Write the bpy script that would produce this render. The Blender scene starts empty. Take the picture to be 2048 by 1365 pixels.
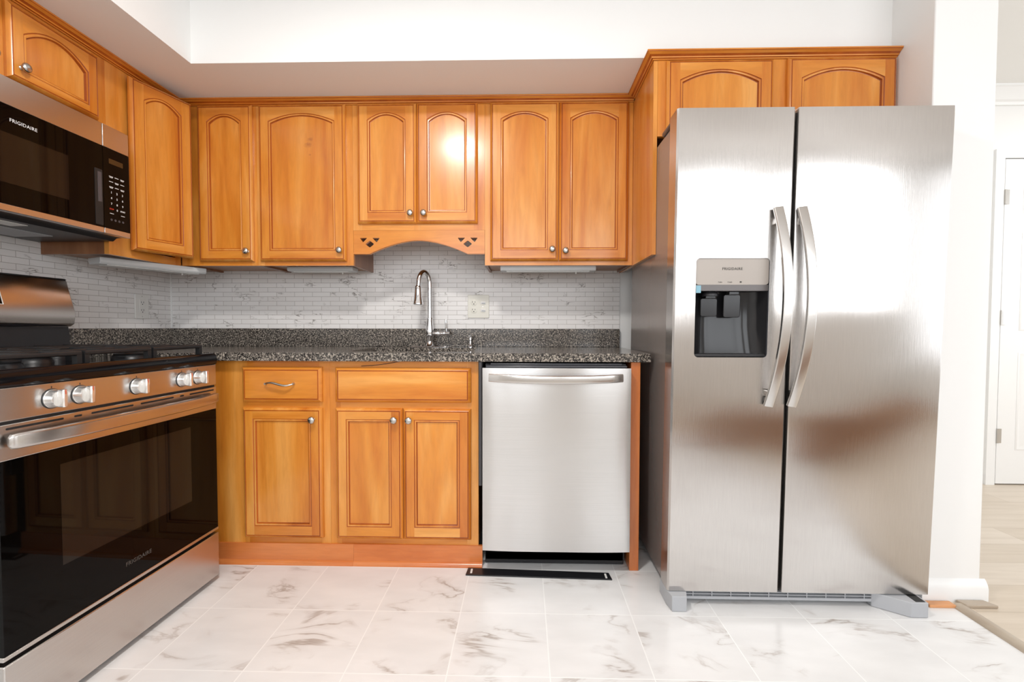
import bpy, bmesh, math, random
from math import sin, cos, pi, radians
from mathutils import Vector, Matrix

random.seed(7)
S = bpy.context.scene
COL = S.collection

# ------------------------------------------------------------------ camera
cam_d = bpy.data.cameras.new('camera')
cam = bpy.data.objects.new('camera', cam_d)
COL.objects.link(cam)
S.camera = cam
cam_d.sensor_fit = 'HORIZONTAL'
cam_d.sensor_width = 36.0
cam_d.lens = 936.8 / 2048 * 36.0
cam_d.shift_y = 0.0009
cam_d.clip_start = 0.02
_y, _p, _r = radians(1.425), radians(-1.797), radians(0.0943)
_f = Vector((-sin(_y) * cos(_p), cos(_y) * cos(_p), sin(_p)))
_rt = Vector((cos(_y), sin(_y), 0))
_up = _rt.cross(_f)
_r2 = cos(_r) * _rt + sin(_r) * _up
_u2 = -sin(_r) * _rt + cos(_r) * _up
cam.matrix_world = Matrix(((_r2.x, _u2.x, -_f.x, 1.9758), (_r2.y, _u2.y, -_f.y, -2.5821),
                           (_r2.z, _u2.z, -_f.z, 1.0167), (0, 0, 0, 1)))

# ------------------------------------------------------------------ light and exposure
S.view_settings.view_transform = 'Standard'
S.view_settings.look = 'None'
S.view_settings.exposure = -0.60
S.view_settings.gamma = 1.0
S.view_settings.use_curve_mapping = False
world = bpy.data.worlds.new('world')
S.world = world
world.use_nodes = True
world.node_tree.nodes['Background'].inputs[0].default_value = (0.95, 0.97, 1.0, 1)
world.node_tree.nodes['Background'].inputs[1].default_value = 1.0


def area(name, loc, rot, sx, sy, power, color=(1, 1, 1), spread=180):
    d = bpy.data.lights.new(name, 'AREA')
    d.shape = 'RECTANGLE'
    d.size, d.size_y, d.energy, d.color = sx, sy, power, color
    d.spread = radians(spread)
    o = bpy.data.objects.new(name, d)
    o.location, o.rotation_euler = loc, rot
    COL.objects.link(o)
    return o


# daylight in the window openings (rear wall, right wall of the living side)
area('daylight_rear_window', (4.535, -4.32, 1.685), (radians(90), 0, 0), 3.65, 1.40, 98, (0.93, 0.965, 1.0))
area('daylight_rear_window', (1.485, -4.32, 1.685), (radians(90), 0, 0), 1.50, 1.40, 42, (0.93, 0.965, 1.0))
area('daylight_side_window', (7.42, -2.4, 1.45), (radians(90), 0, radians(90)), 2.6, 1.9, 45, (0.93, 0.965, 1.0))
# the ceiling fixture's own light
_l = bpy.data.lights.new('ceiling_fixture_light', 'AREA')
_l.shape = 'DISK'
_l.size = 0.30
_l.energy = 42
_l.color = (1.0, 0.975, 0.94)
_lo = bpy.data.objects.new('ceiling_fixture_light', _l)
_lo.location = (1.49, -1.78, 2.425)
COL.objects.link(_lo)
area('hall_fill_light', (5.6, -0.6, 2.5), (0, 0, 0), 0.5, 0.5, 26, (1, 0.98, 0.95))  # added fill light that brightens the hall, no fixture behind it

# ------------------------------------------------------------------ materials
def lin(r, g, b):
    f = lambda c: c / 12.92 if c <= 0.04045 else ((c + 0.055) / 1.055) ** 2.4
    return (f(r / 255), f(g / 255), f(b / 255), 1)


class NT:
    def __init__(s, name):
        s.m = bpy.data.materials.new(name)
        s.m.use_nodes = True
        s.t = s.m.node_tree
        s.n = s.t.nodes
        s.b = s.n['Principled BSDF']

    def add(s, typ, **kw):
        n = s.n.new(typ)
        for k, v in kw.items():
            setattr(n, k, v)
        return n

    def link(s, a, b):
        s.t.links.new(a, b)

    def set(s, **kw):
        for k, v in kw.items():
            s.b.inputs[k.replace('_', ' ')].default_value = v

    def coords(s, kind='Object', scale=(1, 1, 1), loc=(0, 0, 0), rot=(0, 0, 0), rnd=0.0):
        tc = s.add('ShaderNodeTexCoord')
        mp = s.add('ShaderNodeMapping')
        mp.inputs['Scale'].default_value = scale
        mp.inputs['Location'].default_value = loc
        mp.inputs['Rotation'].default_value = rot
        if rnd:
            oi = s.add('ShaderNodeObjectInfo')
            mul = s.add('ShaderNodeVectorMath', operation='SCALE')
            mul.inputs[0].default_value = (rnd, rnd * 1.7, rnd * 0.6)
            s.link(oi.outputs['Random'], mul.inputs['Scale'])
            ad = s.add('ShaderNodeVectorMath', operation='ADD')
            s.link(tc.outputs[kind], ad.inputs[0])
            s.link(mul.outputs[0], ad.inputs[1])
            s.link(ad.outputs[0], mp.inputs['Vector'])
        else:
            s.link(tc.outputs[kind], mp.inputs['Vector'])
        return mp.outputs[0]

    def noise(s, vec, scale=5, detail=4, rough=0.5, dist=0.0):
        n = s.add('ShaderNodeTexNoise')
        n.inputs['Scale'].default_value = scale
        n.inputs['Detail'].default_value = detail
        n.inputs['Roughness'].default_value = rough
        n.inputs['Distortion'].default_value = dist
        s.link(vec, n.inputs['Vector'])
        return n.outputs['Fac']

    def ramp(s, fac, stops, interp='LINEAR'):
        r = s.add('ShaderNodeValToRGB')
        r.color_ramp.interpolation = interp
        el = r.color_ramp.elements
        while len(el) < len(stops):
            el.new(0.5)
        for e, (p, c) in zip(el, stops):
            e.position, e.color = p, c
        s.link(fac, r.inputs[0])
        return r.outputs[0]

    def mix(s, fac, a, b, mode='MIX'):
        m = s.add('ShaderNodeMix', data_type='RGBA', blend_type=mode)
        for sock, v in ((m.inputs[0], fac), (m.inputs[6], a), (m.inputs[7], b)):
            if hasattr(v, 'is_linked') or hasattr(v, 'links'):
                s.link(v, sock)
            else:
                sock.default_value = v
        return m.outputs[2]

    def math(s, op, a, b=None, clamp=False):
        m = s.add('ShaderNodeMath', operation=op, use_clamp=clamp)
        for i, v in enumerate((a, b)):
            if v is None:
                continue
            if hasattr(v, 'links'):
                s.link(v, m.inputs[i])
            else:
                m.inputs[i].default_value = v
        return m.outputs[0]

    def bump(s, h, strength=0.2, dist=0.002):
        b = s.add('ShaderNodeBump')
        b.inputs['Strength'].default_value = strength
        b.inputs['Distance'].default_value = dist
        s.link(h, b.inputs['Height'])
        s.link(b.outputs[0], s.b.inputs['Normal'])


def plain(name, col, rough=0.5, metal=0.0, **kw):
    t = NT(name)
    t.set(Base_Color=col, Roughness=rough, Metallic=metal)
    for k, v in kw.items():
        t.b.inputs[k.replace('_', ' ')].default_value = v
    return t.m


def painted(name, col, rough=0.6, amt=0.04):
    t = NT(name)
    v = t.coords('Object')
    n = t.noise(v, 160, 3, 0.6)
    t.set(Base_Color=col, Roughness=rough)
    t.bump(n, amt, 0.001)
    return t.m


def wood(name, grain, light, mid, dark, rough=0.27, knots=()):
    t = NT(name)
    sc = (9.0, 9.0, 1.1) if grain == 'z' else (1.1, 1.1, 9.0)
    v = t.coords('Object', scale=sc, rnd=13.7)
    v2 = t.coords('Object', scale=tuple(0.55 * c for c in sc), rnd=7.3)
    big = t.noise(v2, 1.5, 3, 0.55, 0.8)
    fine = t.noise(v, 6.0, 6, 0.65, 0.5)
    base = t.ramp(big, [(0.28, dark), (0.5, mid), (0.72, light)])
    fin = t.ramp(fine, [(0.3, (0.84, 0.80, 0.76, 1)), (0.6, (1, 1, 1, 1))])
    c = t.mix(0.8, base, fin, 'MULTIPLY')
    for kx, kz, kr in knots:
        tc = t.add('ShaderNodeTexCoord')
        mp = t.add('ShaderNodeMapping')
        mp.inputs['Location'].default_value = (-kx / kr, 0, -kz / (0.6 * kr))
        mp.inputs['Scale'].default_value = (1 / kr, 0, 1 / (0.6 * kr))
        t.link(tc.outputs['Object'], mp.inputs[0])
        ln = t.add('ShaderNodeVectorMath', operation='LENGTH')
        t.link(mp.outputs[0], ln.inputs[0])
        wob = t.noise(mp.outputs[0], 2.2, 4, 0.6, 0.8)
        dd_ = t.math('ADD', ln.outputs['Value'], t.math('MULTIPLY', t.math('SUBTRACT', wob, 0.5), 1.3))
        kf = t.ramp(dd_, [(0.0, (0.85, 0.85, 0.85, 1)), (0.35, (0.55, 0.55, 0.55, 1)), (0.95, (0, 0, 0, 1))])
        c = t.mix(kf, c, lin(166, 94, 34))
    t.link(c, t.b.inputs['Base Color'])
    t.set(Roughness=rough)
    t.b.inputs['Coat Weight'].default_value = 0.35
    t.b.inputs['Coat Roughness'].default_value = 0.16
    t.bump(fine, 0.05, 0.0006)
    return t.m


WL, WM, WD = lin(232, 164, 84), lin(219, 140, 52), lin(198, 110, 30)
M_WOODZ = wood('honey_wood_upright', 'z', WL, WM, WD)
M_WOODX = wood('honey_wood_level', 'x', WL, WM, WD)
M_KNOTTY = wood('honey_wood_knotty', 'z', WL, WM, WD, knots=((0.250, 0.512, 0.009), (0.243, 0.560, 0.026), (0.252, 0.585, 0.020)))
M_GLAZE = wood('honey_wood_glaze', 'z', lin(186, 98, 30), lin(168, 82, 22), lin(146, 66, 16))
M_CHERRY = wood('reddish_wood_level', 'x', lin(222, 140, 80), lin(212, 122, 62), lin(196, 104, 46))
M_CHERRYZ = wood('reddish_wood_upright', 'z', lin(214, 130, 72), lin(204, 116, 58), lin(190, 100, 44))
M_CROWN = wood('honey_wood_crown', 'x', lin(220, 142, 62), lin(208, 122, 42), lin(190, 102, 30))
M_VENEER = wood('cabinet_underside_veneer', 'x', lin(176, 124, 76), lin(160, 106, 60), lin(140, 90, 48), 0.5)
M_SIDEVEN = wood('shaded_brown_veneer', 'z', lin(150, 100, 64), lin(134, 86, 52), lin(116, 70, 40), 0.45)  # brown veneer, with the shade on cabinet sides put into its colour
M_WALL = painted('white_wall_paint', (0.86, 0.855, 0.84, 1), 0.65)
M_CEIL_DIM = painted('ceiling_paint', (0.66, 0.63, 0.60, 1), 0.8)  # ceiling white darkened to stand in for weaker light on it
M_TRIM = painted('white_trim_paint', (0.88, 0.88, 0.87, 1), 0.35, 0.01)
M_DOOR = painted('white_door_paint', (0.87, 0.87, 0.86, 1), 0.4, 0.01)
M_HALLCEIL = painted('ceiling_paint', (0.87, 0.86, 0.835, 1), 0.8)
M_NICKEL = plain('brushed_nickel', (0.55, 0.53, 0.50, 1), 0.28, 1.0)
M_CHROME = plain('chrome', (0.80, 0.80, 0.81, 1), 0.06, 1.0)
M_BLACKG = plain('black_enamel', (0.004, 0.004, 0.005, 1), 0.08, 0.0, Specular_IOR_Level=0.28)
M_IRON = plain('cast_iron', (0.013, 0.013, 0.014, 1), 0.42, 0.0, Specular_IOR_Level=0.4)
M_BLACKP = plain('black_plastic', (0.012, 0.012, 0.014, 1), 0.38)
M_GLASSBLK = plain('black_glass', (0.002, 0.0015, 0.0012, 1), 0.03, 0.0, Specular_IOR_Level=0.11)
M_OVENWIN = plain('smoked_oven_window', (0.012, 0.009, 0.006, 1), 0.04, 0.0, Specular_IOR_Level=0.25)
M_MWWIN = plain('smoked_microwave_window', (0.009, 0.006, 0.004, 1), 0.05, 0.0, Specular_IOR_Level=0.28)
M_GREYP = plain('grey_plastic', lin(176, 178, 182), 0.45)
M_DKGREYP = plain('dark_grey_plastic', lin(70, 71, 76), 0.25)
M_DISPBLK = plain('dispenser_smoked_plastic', (0.014, 0.0135, 0.0145, 1), 0.16, 0.0, Specular_IOR_Level=0.4)
M_TAUPE = plain('taupe_control_panel', lin(158, 149, 141), 0.35, 0.15)
M_STRIP = plain('dispenser_brow', lin(92, 87, 86), 0.3, 0.3)
M_WHITEP = plain('white_plastic', (0.80, 0.79, 0.76, 1), 0.35)
M_IVORY = plain('ivory_plastic', (0.80, 0.78, 0.70, 1), 0.35)
M_SLOT = plain('dark_slot', (0.01, 0.01, 0.01, 1), 0.6)
M_INK = plain('grey_print', lin(70, 66, 62), 0.6)
M_WHITEINK = plain('white_print', (0.75, 0.75, 0.75, 1), 0.5)
M_REDINK = plain('red_print', lin(200, 60, 40), 0.5)
M_BLUE = plain('pale_blue_film', lin(120, 165, 182), 0.3)
M_LIGHTBODY = plain('white_enamel_fixture', (0.62, 0.63, 0.63, 1), 0.4)
M_LENS = plain('milky_lens', (0.72, 0.72, 0.70, 1), 0.3)
M_SIDEGREY = plain('grey_painted_steel', lin(150, 142, 137), 0.25, 0.5)
M_RUBBER = plain('black_rubber', (0.01, 0.01, 0.01, 1), 0.7)
M_FELT = plain('grey_insulation', lin(74, 72, 74), 0.9)
M_LAMP = NT('lamp_glass')
M_LAMP.set(Base_Color=(0.9, 0.9, 0.88, 1), Roughness=0.3)
M_LAMP.b.inputs['Emission Color'].default_value = (1, 0.96, 0.9, 1)
M_LAMP.b.inputs['Emission Strength'].default_value = 6.0
M_LAMP = M_LAMP.m


def steel(name, grain, base=(0.60, 0.572, 0.55, 1), rough=0.30, aniso=0.75, wave=0.0, bump=True):
    t = NT(name)
    sc = (420, 420, 3) if grain == 'z' else (3, 3, 420)
    v = t.coords('Object', scale=sc)
    n = t.noise(v, 1.0, 3, 0.6)
    c = t.ramp(n, [(0.3, tuple(0.93 * x for x in base[:3]) + (1,)), (0.7, base)])
    t.link(c, t.b.inputs['Base Color'])
    t.set(Metallic=1.0, Roughness=rough, Anisotropic=aniso)
    tg = t.add('ShaderNodeTangent', direction_type='RADIAL', axis='Z')
    t.link(tg.outputs[0], t.b.inputs['Tangent'])
    t.b.inputs['Anisotropic Rotation'].default_value = 0.0 if grain == 'z' else 0.25
    h = n
    if wave:
        v2 = t.coords('Object', scale=(1.6, 1.6, 2.4))
        w = t.noise(v2, 1.3, 1, 0.4)
        h = t.math('ADD', t.math('MULTIPLY', n, 0.02), t.math('MULTIPLY', w, wave))
        t.bump(h, 1.0, 0.01)
    elif bump:
        t.bump(h, 0.03, 0.0004)
    return t.m


M_STEELZ = steel('stainless_upright_grain', 'z', rough=0.20, aniso=0.85, wave=0.8)
M_STEELX = steel('stainless_level_grain', 'x', rough=0.24, aniso=0.5)
M_STEELDW = steel('stainless_dishwasher', 'x', (0.66, 0.652, 0.645, 1), 0.23, 0.85, bump=False)
M_STEELP = plain('polished_stainless', (0.63, 0.61, 0.59, 1), 0.22, 1.0)
M_KNOB = plain('bright_knob_metal', (0.86, 0.85, 0.83, 1), 0.26, 0.9)


def granite():
    t = NT('speckled_granite')
    v = t.coords('Object')
    vo = t.add('ShaderNodeTexVoronoi')
    vo.inputs['Scale'].default_value = 260
    t.link(v, vo.inputs['Vector'])
    n = t.noise(v, 150, 3, 0.7)
    a = t.ramp(vo.outputs['Color'], [(0.10, lin(30, 28, 28)), (0.40, lin(72, 67, 64)), (0.62, lin(122, 114, 106)), (0.78, lin(200, 188, 174))], 'CONSTANT')
    b = t.ramp(n, [(0.45, lin(22, 21, 21)), (0.52, lin(90, 84, 78)), (0.63, lin(206, 194, 180))])
    c = t.mix(0.6, a, b)
    t.link(c, t.b.inputs['Base Color'])
    t.set(Roughness=0.14)
    return t.m


M_GRANITE = granite()


def splash(name, axis):
    """White marble-look mosaic of 1x4 inch bricks with grey joints."""
    t = NT(name)
    tc = t.add('ShaderNodeTexCoord')
    sp = t.add('ShaderNodeSeparateXYZ')
    t.link(tc.outputs['Object'], sp.inputs[0])
    cb = t.add('ShaderNodeCombineXYZ')
    t.link(sp.outputs['X' if axis == 'x' else 'Y'], cb.inputs[0])
    t.link(sp.outputs['Z'], cb.inputs[1])
    br = t.add('ShaderNodeTexBrick')
    br.offset, br.offset_frequency, br.squash = 0.5, 2, 1.0
    br.inputs['Scale'].default_value = 1.0
    br.inputs['Brick Width'].default_value = 0.1005
    br.inputs['Row Height'].default_value = 0.0252
    br.inputs['Mortar Size'].default_value = 0.0011
    br.inputs['Mortar Smooth'].default_value = 0.25
    br.inputs['Color1'].default_value = (0, 0, 0, 1)
    br.inputs['Color2'].default_value = (1, 1, 1, 1)
    t.link(cb.outputs[0], br.inputs['Vector'])
    # veins: thin diagonal lines, different on each brick
    sc = t.add('ShaderNodeVectorMath', operation='SCALE')
    t.link(br.outputs['Color'], sc.inputs[0])
    sc.inputs['Scale'].default_value = 3.0
    ad = t.add('ShaderNodeVectorMath', operation='ADD')
    mp = t.add('ShaderNodeMapping')
    mp.inputs['Rotation'].default_value = (0, 0, radians(38))
    mp.inputs['Scale'].default_value = (7, 24, 1)
    t.link(cb.outputs[0], mp.inputs[0])
    t.link(mp.outputs[0], ad.inputs[0])
    t.link(sc.outputs[0], ad.inputs[1])
    n = t.noise(ad.outputs[0], 1.0, 4, 0.6, 0.4)
    d = t.math('ABSOLUTE', t.math('SUBTRACT', n, 0.5))
    vein = t.ramp(d, [(0.0, (1, 1, 1, 1)), (0.022, (0, 0, 0, 1))])
    gate = t.noise(cb.outputs[0], 9, 2, 0.5)
    g = t.ramp(gate, [(0.54, (0, 0, 0, 1)), (0.64, (1, 1, 1, 1))])
    vf = t.mix(1.0, vein, g, 'MULTIPLY')
    tone = t.ramp(br.outputs['Color'], [(0.0, (0.81, 0.79, 0.775, 1)), (1.0, (0.87, 0.85, 0.84, 1))])
    c = t.mix(vf, tone, lin(120, 112, 106))
    c = t.mix(br.outputs['Fac'], c, lin(176, 170, 166))
    t.link(c, t.b.inputs['Base Color'])
    t.set(Roughness=0.35)
    inv = t.math('SUBTRACT', 1.0, br.outputs['Fac'])
    t.bump(inv, 0.12, 0.001)
    return t.m


M_SPLX = splash('mosaic_tile_back', 'x')
M_SPLY = splash('mosaic_tile_left', 'y')


def floor_tile():
    t = NT('marble_floor_tile')
    P = 0.3020
    tc = t.add('ShaderNodeTexCoord')
    mp = t.add('ShaderNodeMapping')
    mp.inputs['Location'].default_value = (-1.1493 / P, 0.9490 / P, 0)
    mp.inputs['Scale'].default_value = (1 / P, 1 / P, 0)
    t.link(tc.outputs['Object'], mp.inputs[0])
    fr = t.add('ShaderNodeVectorMath', operation='FRACTION')
    t.link(mp.outputs[0], fr.inputs[0])
    fl = t.add('ShaderNodeVectorMath', operation='FLOOR')
    t.link(mp.outputs[0], fl.inputs[0])
    sp = t.add('ShaderNodeSeparateXYZ')
    t.link(fr.outputs[0], sp.inputs[0])

    def edge(o):
        a = t.math('ABSOLUTE', t.math('SUBTRACT', o, 0.5))
        return t.math('GREATER_THAN', a, 0.5 - 0.0062)
    grout = t.math('MAXIMUM', edge(sp.outputs[0]), edge(sp.outputs[1]))
    wn = t.add('ShaderNodeTexWhiteNoise', noise_dimensions='3D')
    t.link(fl.outputs[0], wn.inputs['Vector'])
    off = t.add('ShaderNodeVectorMath', operation='SCALE')
    t.link(wn.outputs['Color'], off.inputs[0])
    off.inputs['Scale'].default_value = 7.0
    ad = t.add('ShaderNodeVectorMath', operation='ADD')
    t.link(fr.outputs[0], ad.inputs[0])
    t.link(off.outputs[0], ad.inputs[1])
    m2 = t.add('ShaderNodeMapping')
    m2.inputs['Rotation'].default_value = (0, 0, radians(48))
    m2.inputs['Scale'].default_value = (0.75, 2.1, 1)
    t.link(ad.outputs[0], m2.inputs[0])
    n = t.noise(m2.outputs[0], 1.0, 5, 0.55, 0.7)
    d = t.math('ABSOLUTE', t.math('SUBTRACT', n, 0.5))
    thin = t.ramp(d, [(0.0, (0.75, 0.75, 0.75, 1)), (0.025, (0.16, 0.16, 0.16, 1)), (0.09, (0, 0, 0, 1))])
    gate = t.ramp(t.noise(ad.outputs[0], 1.6, 2, 0.5), [(0.50, (0, 0, 0, 1)), (0.68, (1, 1, 1, 1))])
    vf = t.mix(1.0, thin, gate, 'MULTIPLY')
    cloud = t.ramp(t.noise(m2.outputs[0], 1.8, 3, 0.5), [(0.3, (0.76, 0.755, 0.75, 1)), (0.7, (0.83, 0.825, 0.82, 1))])
    c = t.mix(vf, cloud, lin(150, 134, 122))
    c = t.mix(grout, c, (0.90, 0.90, 0.89, 1))
    t.link(c, t.b.inputs['Base Color'])
    t.set(Roughness=0.22)
    t.bump(t.math('SUBTRACT', 1.0, grout), 0.2, 0.001)
    return t.m


M_FLOOR = floor_tile()


def plank_floor():
    t = NT('pale_oak_planks')
    tc = t.add('ShaderNodeTexCoord')
    br = t.add('ShaderNodeTexBrick')
    br.offset = 0.37
    br.inputs['Scale'].default_value = 1.0
    br.inputs['Brick Width'].default_value = 1.2
    br.inputs['Row Height'].default_value = 0.18
    br.inputs['Mortar Size'].default_value = 0.0012
    br.inputs['Color1'].default_value = lin(222, 210, 195)
    br.inputs['Color2'].default_value = lin(208, 194, 176)
    br.inputs['Mortar'].default_value = lin(186, 170, 150)
    t.link(tc.outputs['Object'], br.inputs['Vector'])
    v = t.coords('Object', scale=(1.2, 14, 1))
    n = t.ramp(t.noise(v, 2.2, 5, 0.6, 0.4), [(0.3, (0.86, 0.84, 0.81, 1)), (0.65, (1, 1, 1, 1))])
    c = t.mix(0.8, br.outputs['Color'], n, 'MULTIPLY')
    t.link(c, t.b.inputs['Base Color'])
    t.set(Roughness=0.35)
    return t.m


M_PLANK = plank_floor()
M_THRESH = wood('taupe_wood_strip', 'x', lin(200, 188, 172), lin(184, 170, 152), lin(166, 150, 132), 0.45)
M_THRESHY = M_THRESH
M_RAWWOOD = wood('raw_orange_wood', 'x', lin(232, 180, 130), lin(222, 160, 108), lin(206, 140, 88), 0.6)

# ------------------------------------------------------------------ mesh builder
class MB:
    def __init__(s):
        s.v, s.f, s.m = [], [], []
        s.xf = None

    def P(s, x, y, z):
        p = Vector((x, y, z))
        s.v.append(s.xf(p) if s.xf else p)
        return len(s.v) - 1

    def F(s, idx, m=0):
        s.f.append(idx)
        s.m.append(m)

    def box(s, x0, x1, y0, y1, z0, z1, m=0):
        i = [s.P(x, y, z) for z in (z0, z1) for y in (y0, y1) for x in (x0, x1)]
        for q in ((0, 2, 3, 1), (4, 5, 7, 6), (0, 1, 5, 4), (2, 6, 7, 3), (0, 4, 6, 2), (1, 3, 7, 5)):
            s.F([i[k] for k in q], m)
        return s

    def rbox(s, x0, x1, y0, y1, z0, z1, r, axis='y', m=0, n=5):
        """Box with rounded edges along one axis."""
        a0, a1, b0, b1 = {'y': (x0, x1, z0, z1), 'z': (x0, x1, y0, y1), 'x': (y0, y1, z0, z1)}[axis]
        c0, c1 = {'y': (y0, y1), 'z': (z0, z1), 'x': (x0, x1)}[axis]
        return s.prism(rrect(a0, a1, b0, b1, r, n), axis, c0, c1, m)

    def prism(s, poly, axis, c0, c1, m=0, mcap=None):
        def pt(a, b, c):
            return {'y': (a, c, b), 'z': (a, b, c), 'x': (c, a, b)}[axis]
        n = len(poly)
        A = [s.P(*pt(a, b, c0)) for a, b in poly]
        B = [s.P(*pt(a, b, c1)) for a, b in poly]
        for k in range(n):
            s.F([A[k], A[(k + 1) % n], B[(k + 1) % n], B[k]], m)
        mc = m if mcap is None else mcap
        s.F(A[::-1], mc)
        s.F(B, mc)
        return s

    def loops(s, loops, mats, cap_end=None, cap_start=None):
        """Skin successive closed loops of equal length."""
        idx = [[s.P(*p) for p in L] for L in loops]
        n = len(idx[0])
        for k in range(len(idx) - 1):
            for j in range(n):
                s.F([idx[k][j], idx[k][(j + 1) % n], idx[k + 1][(j + 1) % n], idx[k + 1][j]], mats[k])
        if cap_start is not None:
            s.F(idx[0][::-1], cap_start)
        if cap_end is not None:
            s.F(idx[-1], cap_end)
        return s

    def lathe(s, prof, axis, c, n=24, m=0):
        """prof: (radius, height along axis)."""
        cx, cy, cz = c
        rows = []
        for r, h in prof:
            row = []
            for k in range(n):
                a = 2 * pi * k / n
                u, w = r * cos(a), r * sin(a)
                p = {'z': (cx + u, cy + w, cz + h), 'y': (cx + u, cy + h, cz + w), 'x': (cx + h, cy + u, cz + w)}[axis]
                row.append(s.P(*p))
            rows.append(row)
        for i in range(len(rows) - 1):
            for k in range(n):
                s.F([rows[i][k], rows[i][(k + 1) % n], rows[i + 1][(k + 1) % n], rows[i + 1][k]], m)
        s.F(rows[0][::-1], m)
        s.F(rows[-1], m)
        return s

    def sweep(s, path, sect, m=0, ups=None, scales=None):
        """Sweep a closed 2-D section (a: sideways, b: along up) along a path."""
        path = [Vector(p) for p in path]
        n = len(sect)
        rows = []
        up = Vector(ups) if ups else None
        prev = None
        for i, p in enumerate(path):
            t = (path[min(i + 1, len(path) - 1)] - path[max(i - 1, 0)]).normalized()
            if up is not None:
                side = t.cross(up).normalized()
                u = side.cross(t).normalized()
            else:
                if prev is None:
                    ref = Vector((0, 0, 1)) if abs(t.z) < 0.9 else Vector((1, 0, 0))
                    u = (ref - t * ref.dot(t)).normalized()
                else:
                    u = (prev - t * prev.dot(t)).normalized()
                side = t.cross(u)
                prev = u
            k = scales[i] if scales else 1.0
            rows.append([s.P(*(p + side * a * k + u * b * k)) for a, b in sect])
        for i in range(len(rows) - 1):
            for k in range(n):
                s.F([rows[i][k], rows[i][(k + 1) % n], rows[i + 1][(k + 1) % n], rows[i + 1][k]], m)
        s.F(rows[0][::-1], m)
        s.F(rows[-1], m)
        return s

    def tube(s, path, r, m=0, n=14, scales=None):
        return s.sweep(path, [(r * cos(2 * pi * k / n), r * sin(2 * pi * k / n)) for k in range(n)], m, scales=scales)

    def build(s, name, mats, parent=None, smooth=True, bevel=0.0, label=None, kind=None, ang=35):
        me = bpy.data.meshes.new(name)
        me.from_pydata([tuple(v) for v in s.v], [], s.f)
        mats = mats if isinstance(mats, (list, tuple)) else [mats]
        for m in mats:
            me.materials.append(m)
        for p, m in zip(me.polygons, s.m):
            p.material_index = m
        bm = bmesh.new()
        bm.from_mesh(me)
        bmesh.ops.recalc_face_normals(bm, faces=bm.faces)
        bm.to_mesh(me)
        bm.free()
        if smooth:
            for p in me.polygons:
                p.use_smooth = True
            me.set_sharp_from_angle(angle=radians(ang))
        o = bpy.data.objects.new(name, me)
        COL.objects.link(o)
        if parent:
            o.parent = parent
        if bevel:
            b = o.modifiers.new('bevel', 'BEVEL')
            b.width, b.segments, b.limit_method, b.angle_limit = bevel, 2, 'ANGLE', radians(40)
        if label:
            o['label'] = label
        if kind:
            o['kind'] = kind
        return o


def rrect(a0, a1, b0, b1, r, n=5):
    pts = []
    for cx, cy, st in ((a1 - r, b0 + r, -90), (a1 - r, b1 - r, 0), (a0 + r, b1 - r, 90), (a0 + r, b0 + r, 180)):
        for k in range(n + 1):
            a = radians(st + 90 * k / n)
            pts.append((cx + r * cos(a), cy + r * sin(a)))
    return pts


def box(x0, x1, y0, y1, z0, z1):
    return MB().box(x0, x1, y0, y1, z0, z1)


def thing(name, label, cat, loc=(0, 0, 0), rotz=0.0, group=None):
    o = bpy.data.objects.new(name, None)
    COL.objects.link(o)
    o.empty_display_size = 0.1
    o.location = loc
    o.rotation_euler = (0, 0, rotz)
    o['label'], o['category'] = label, cat
    o['kind'] = 'thing'
    if group:
        o['group'] = group
    return o


def tag(o, label, cat, group=None):
    o['label'], o['category'], o['kind'] = label, cat, 'thing'
    if group:
        o['group'] = group
    return o


def struct(name, mb, mats, parent=None, **kw):
    return mb.build(name, mats, parent, kind=None if parent else 'structure', **kw)


def at_root(root, mb):
    """Make mb take world coordinates and store them relative to an unrotated root."""
    L = Vector(root.location)
    mb.xf = lambda p: p - L
    return mb


def W(root):
    return at_root(root, MB())


def lettering(name, text, size, loc, rot, mat, parent, align='CENTER', space=1.0, bold=0.0):
    c = bpy.data.curves.new(name, 'FONT')
    c.body, c.size, c.align_x, c.align_y = text, size, align, 'CENTER'
    c.space_character = space
    c.extrude = 0.0002
    c.offset = bold
    c.resolution_u = 3
    c.materials.append(mat)
    t = bpy.data.objects.new(name, c)
    COL.objects.link(t)
    bpy.context.view_layer.update()
    me = bpy.data.meshes.new_from_object(t.evaluated_get(bpy.context.evaluated_depsgraph_get()))
    bpy.data.objects.remove(t)
    bpy.data.curves.remove(c)
    o = bpy.data.objects.new(name, me)
    if not me.materials:
        me.materials.append(mat)
    o.location, o.rotation_euler = loc, rot
    COL.objects.link(o)
    o.parent = parent
    return o


FACE = (radians(90), 0, 0)        # lettering that faces local -y

# ------------------------------------------------------------------ cabinet doors
def d_loop(Wd, H, ins, y, rise=0.0, drop=0.0, N=17):
    """Closed loop: inset from the outline, arched top that springs `drop` below the inset line."""
    top = H - ins - drop
    pts = [(ins, y, ins), (Wd - ins, y, ins), (Wd - ins, y, top)]
    for k in range(1, N):
        u = k / N
        x = Wd - ins - u * (Wd - 2 * ins)
        q = 2 * u - 1
        pts.append((x, y, top + rise * (1 - q * q)))
    pts.append((ins, y, top))
    return pts


T = 0.020


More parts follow.
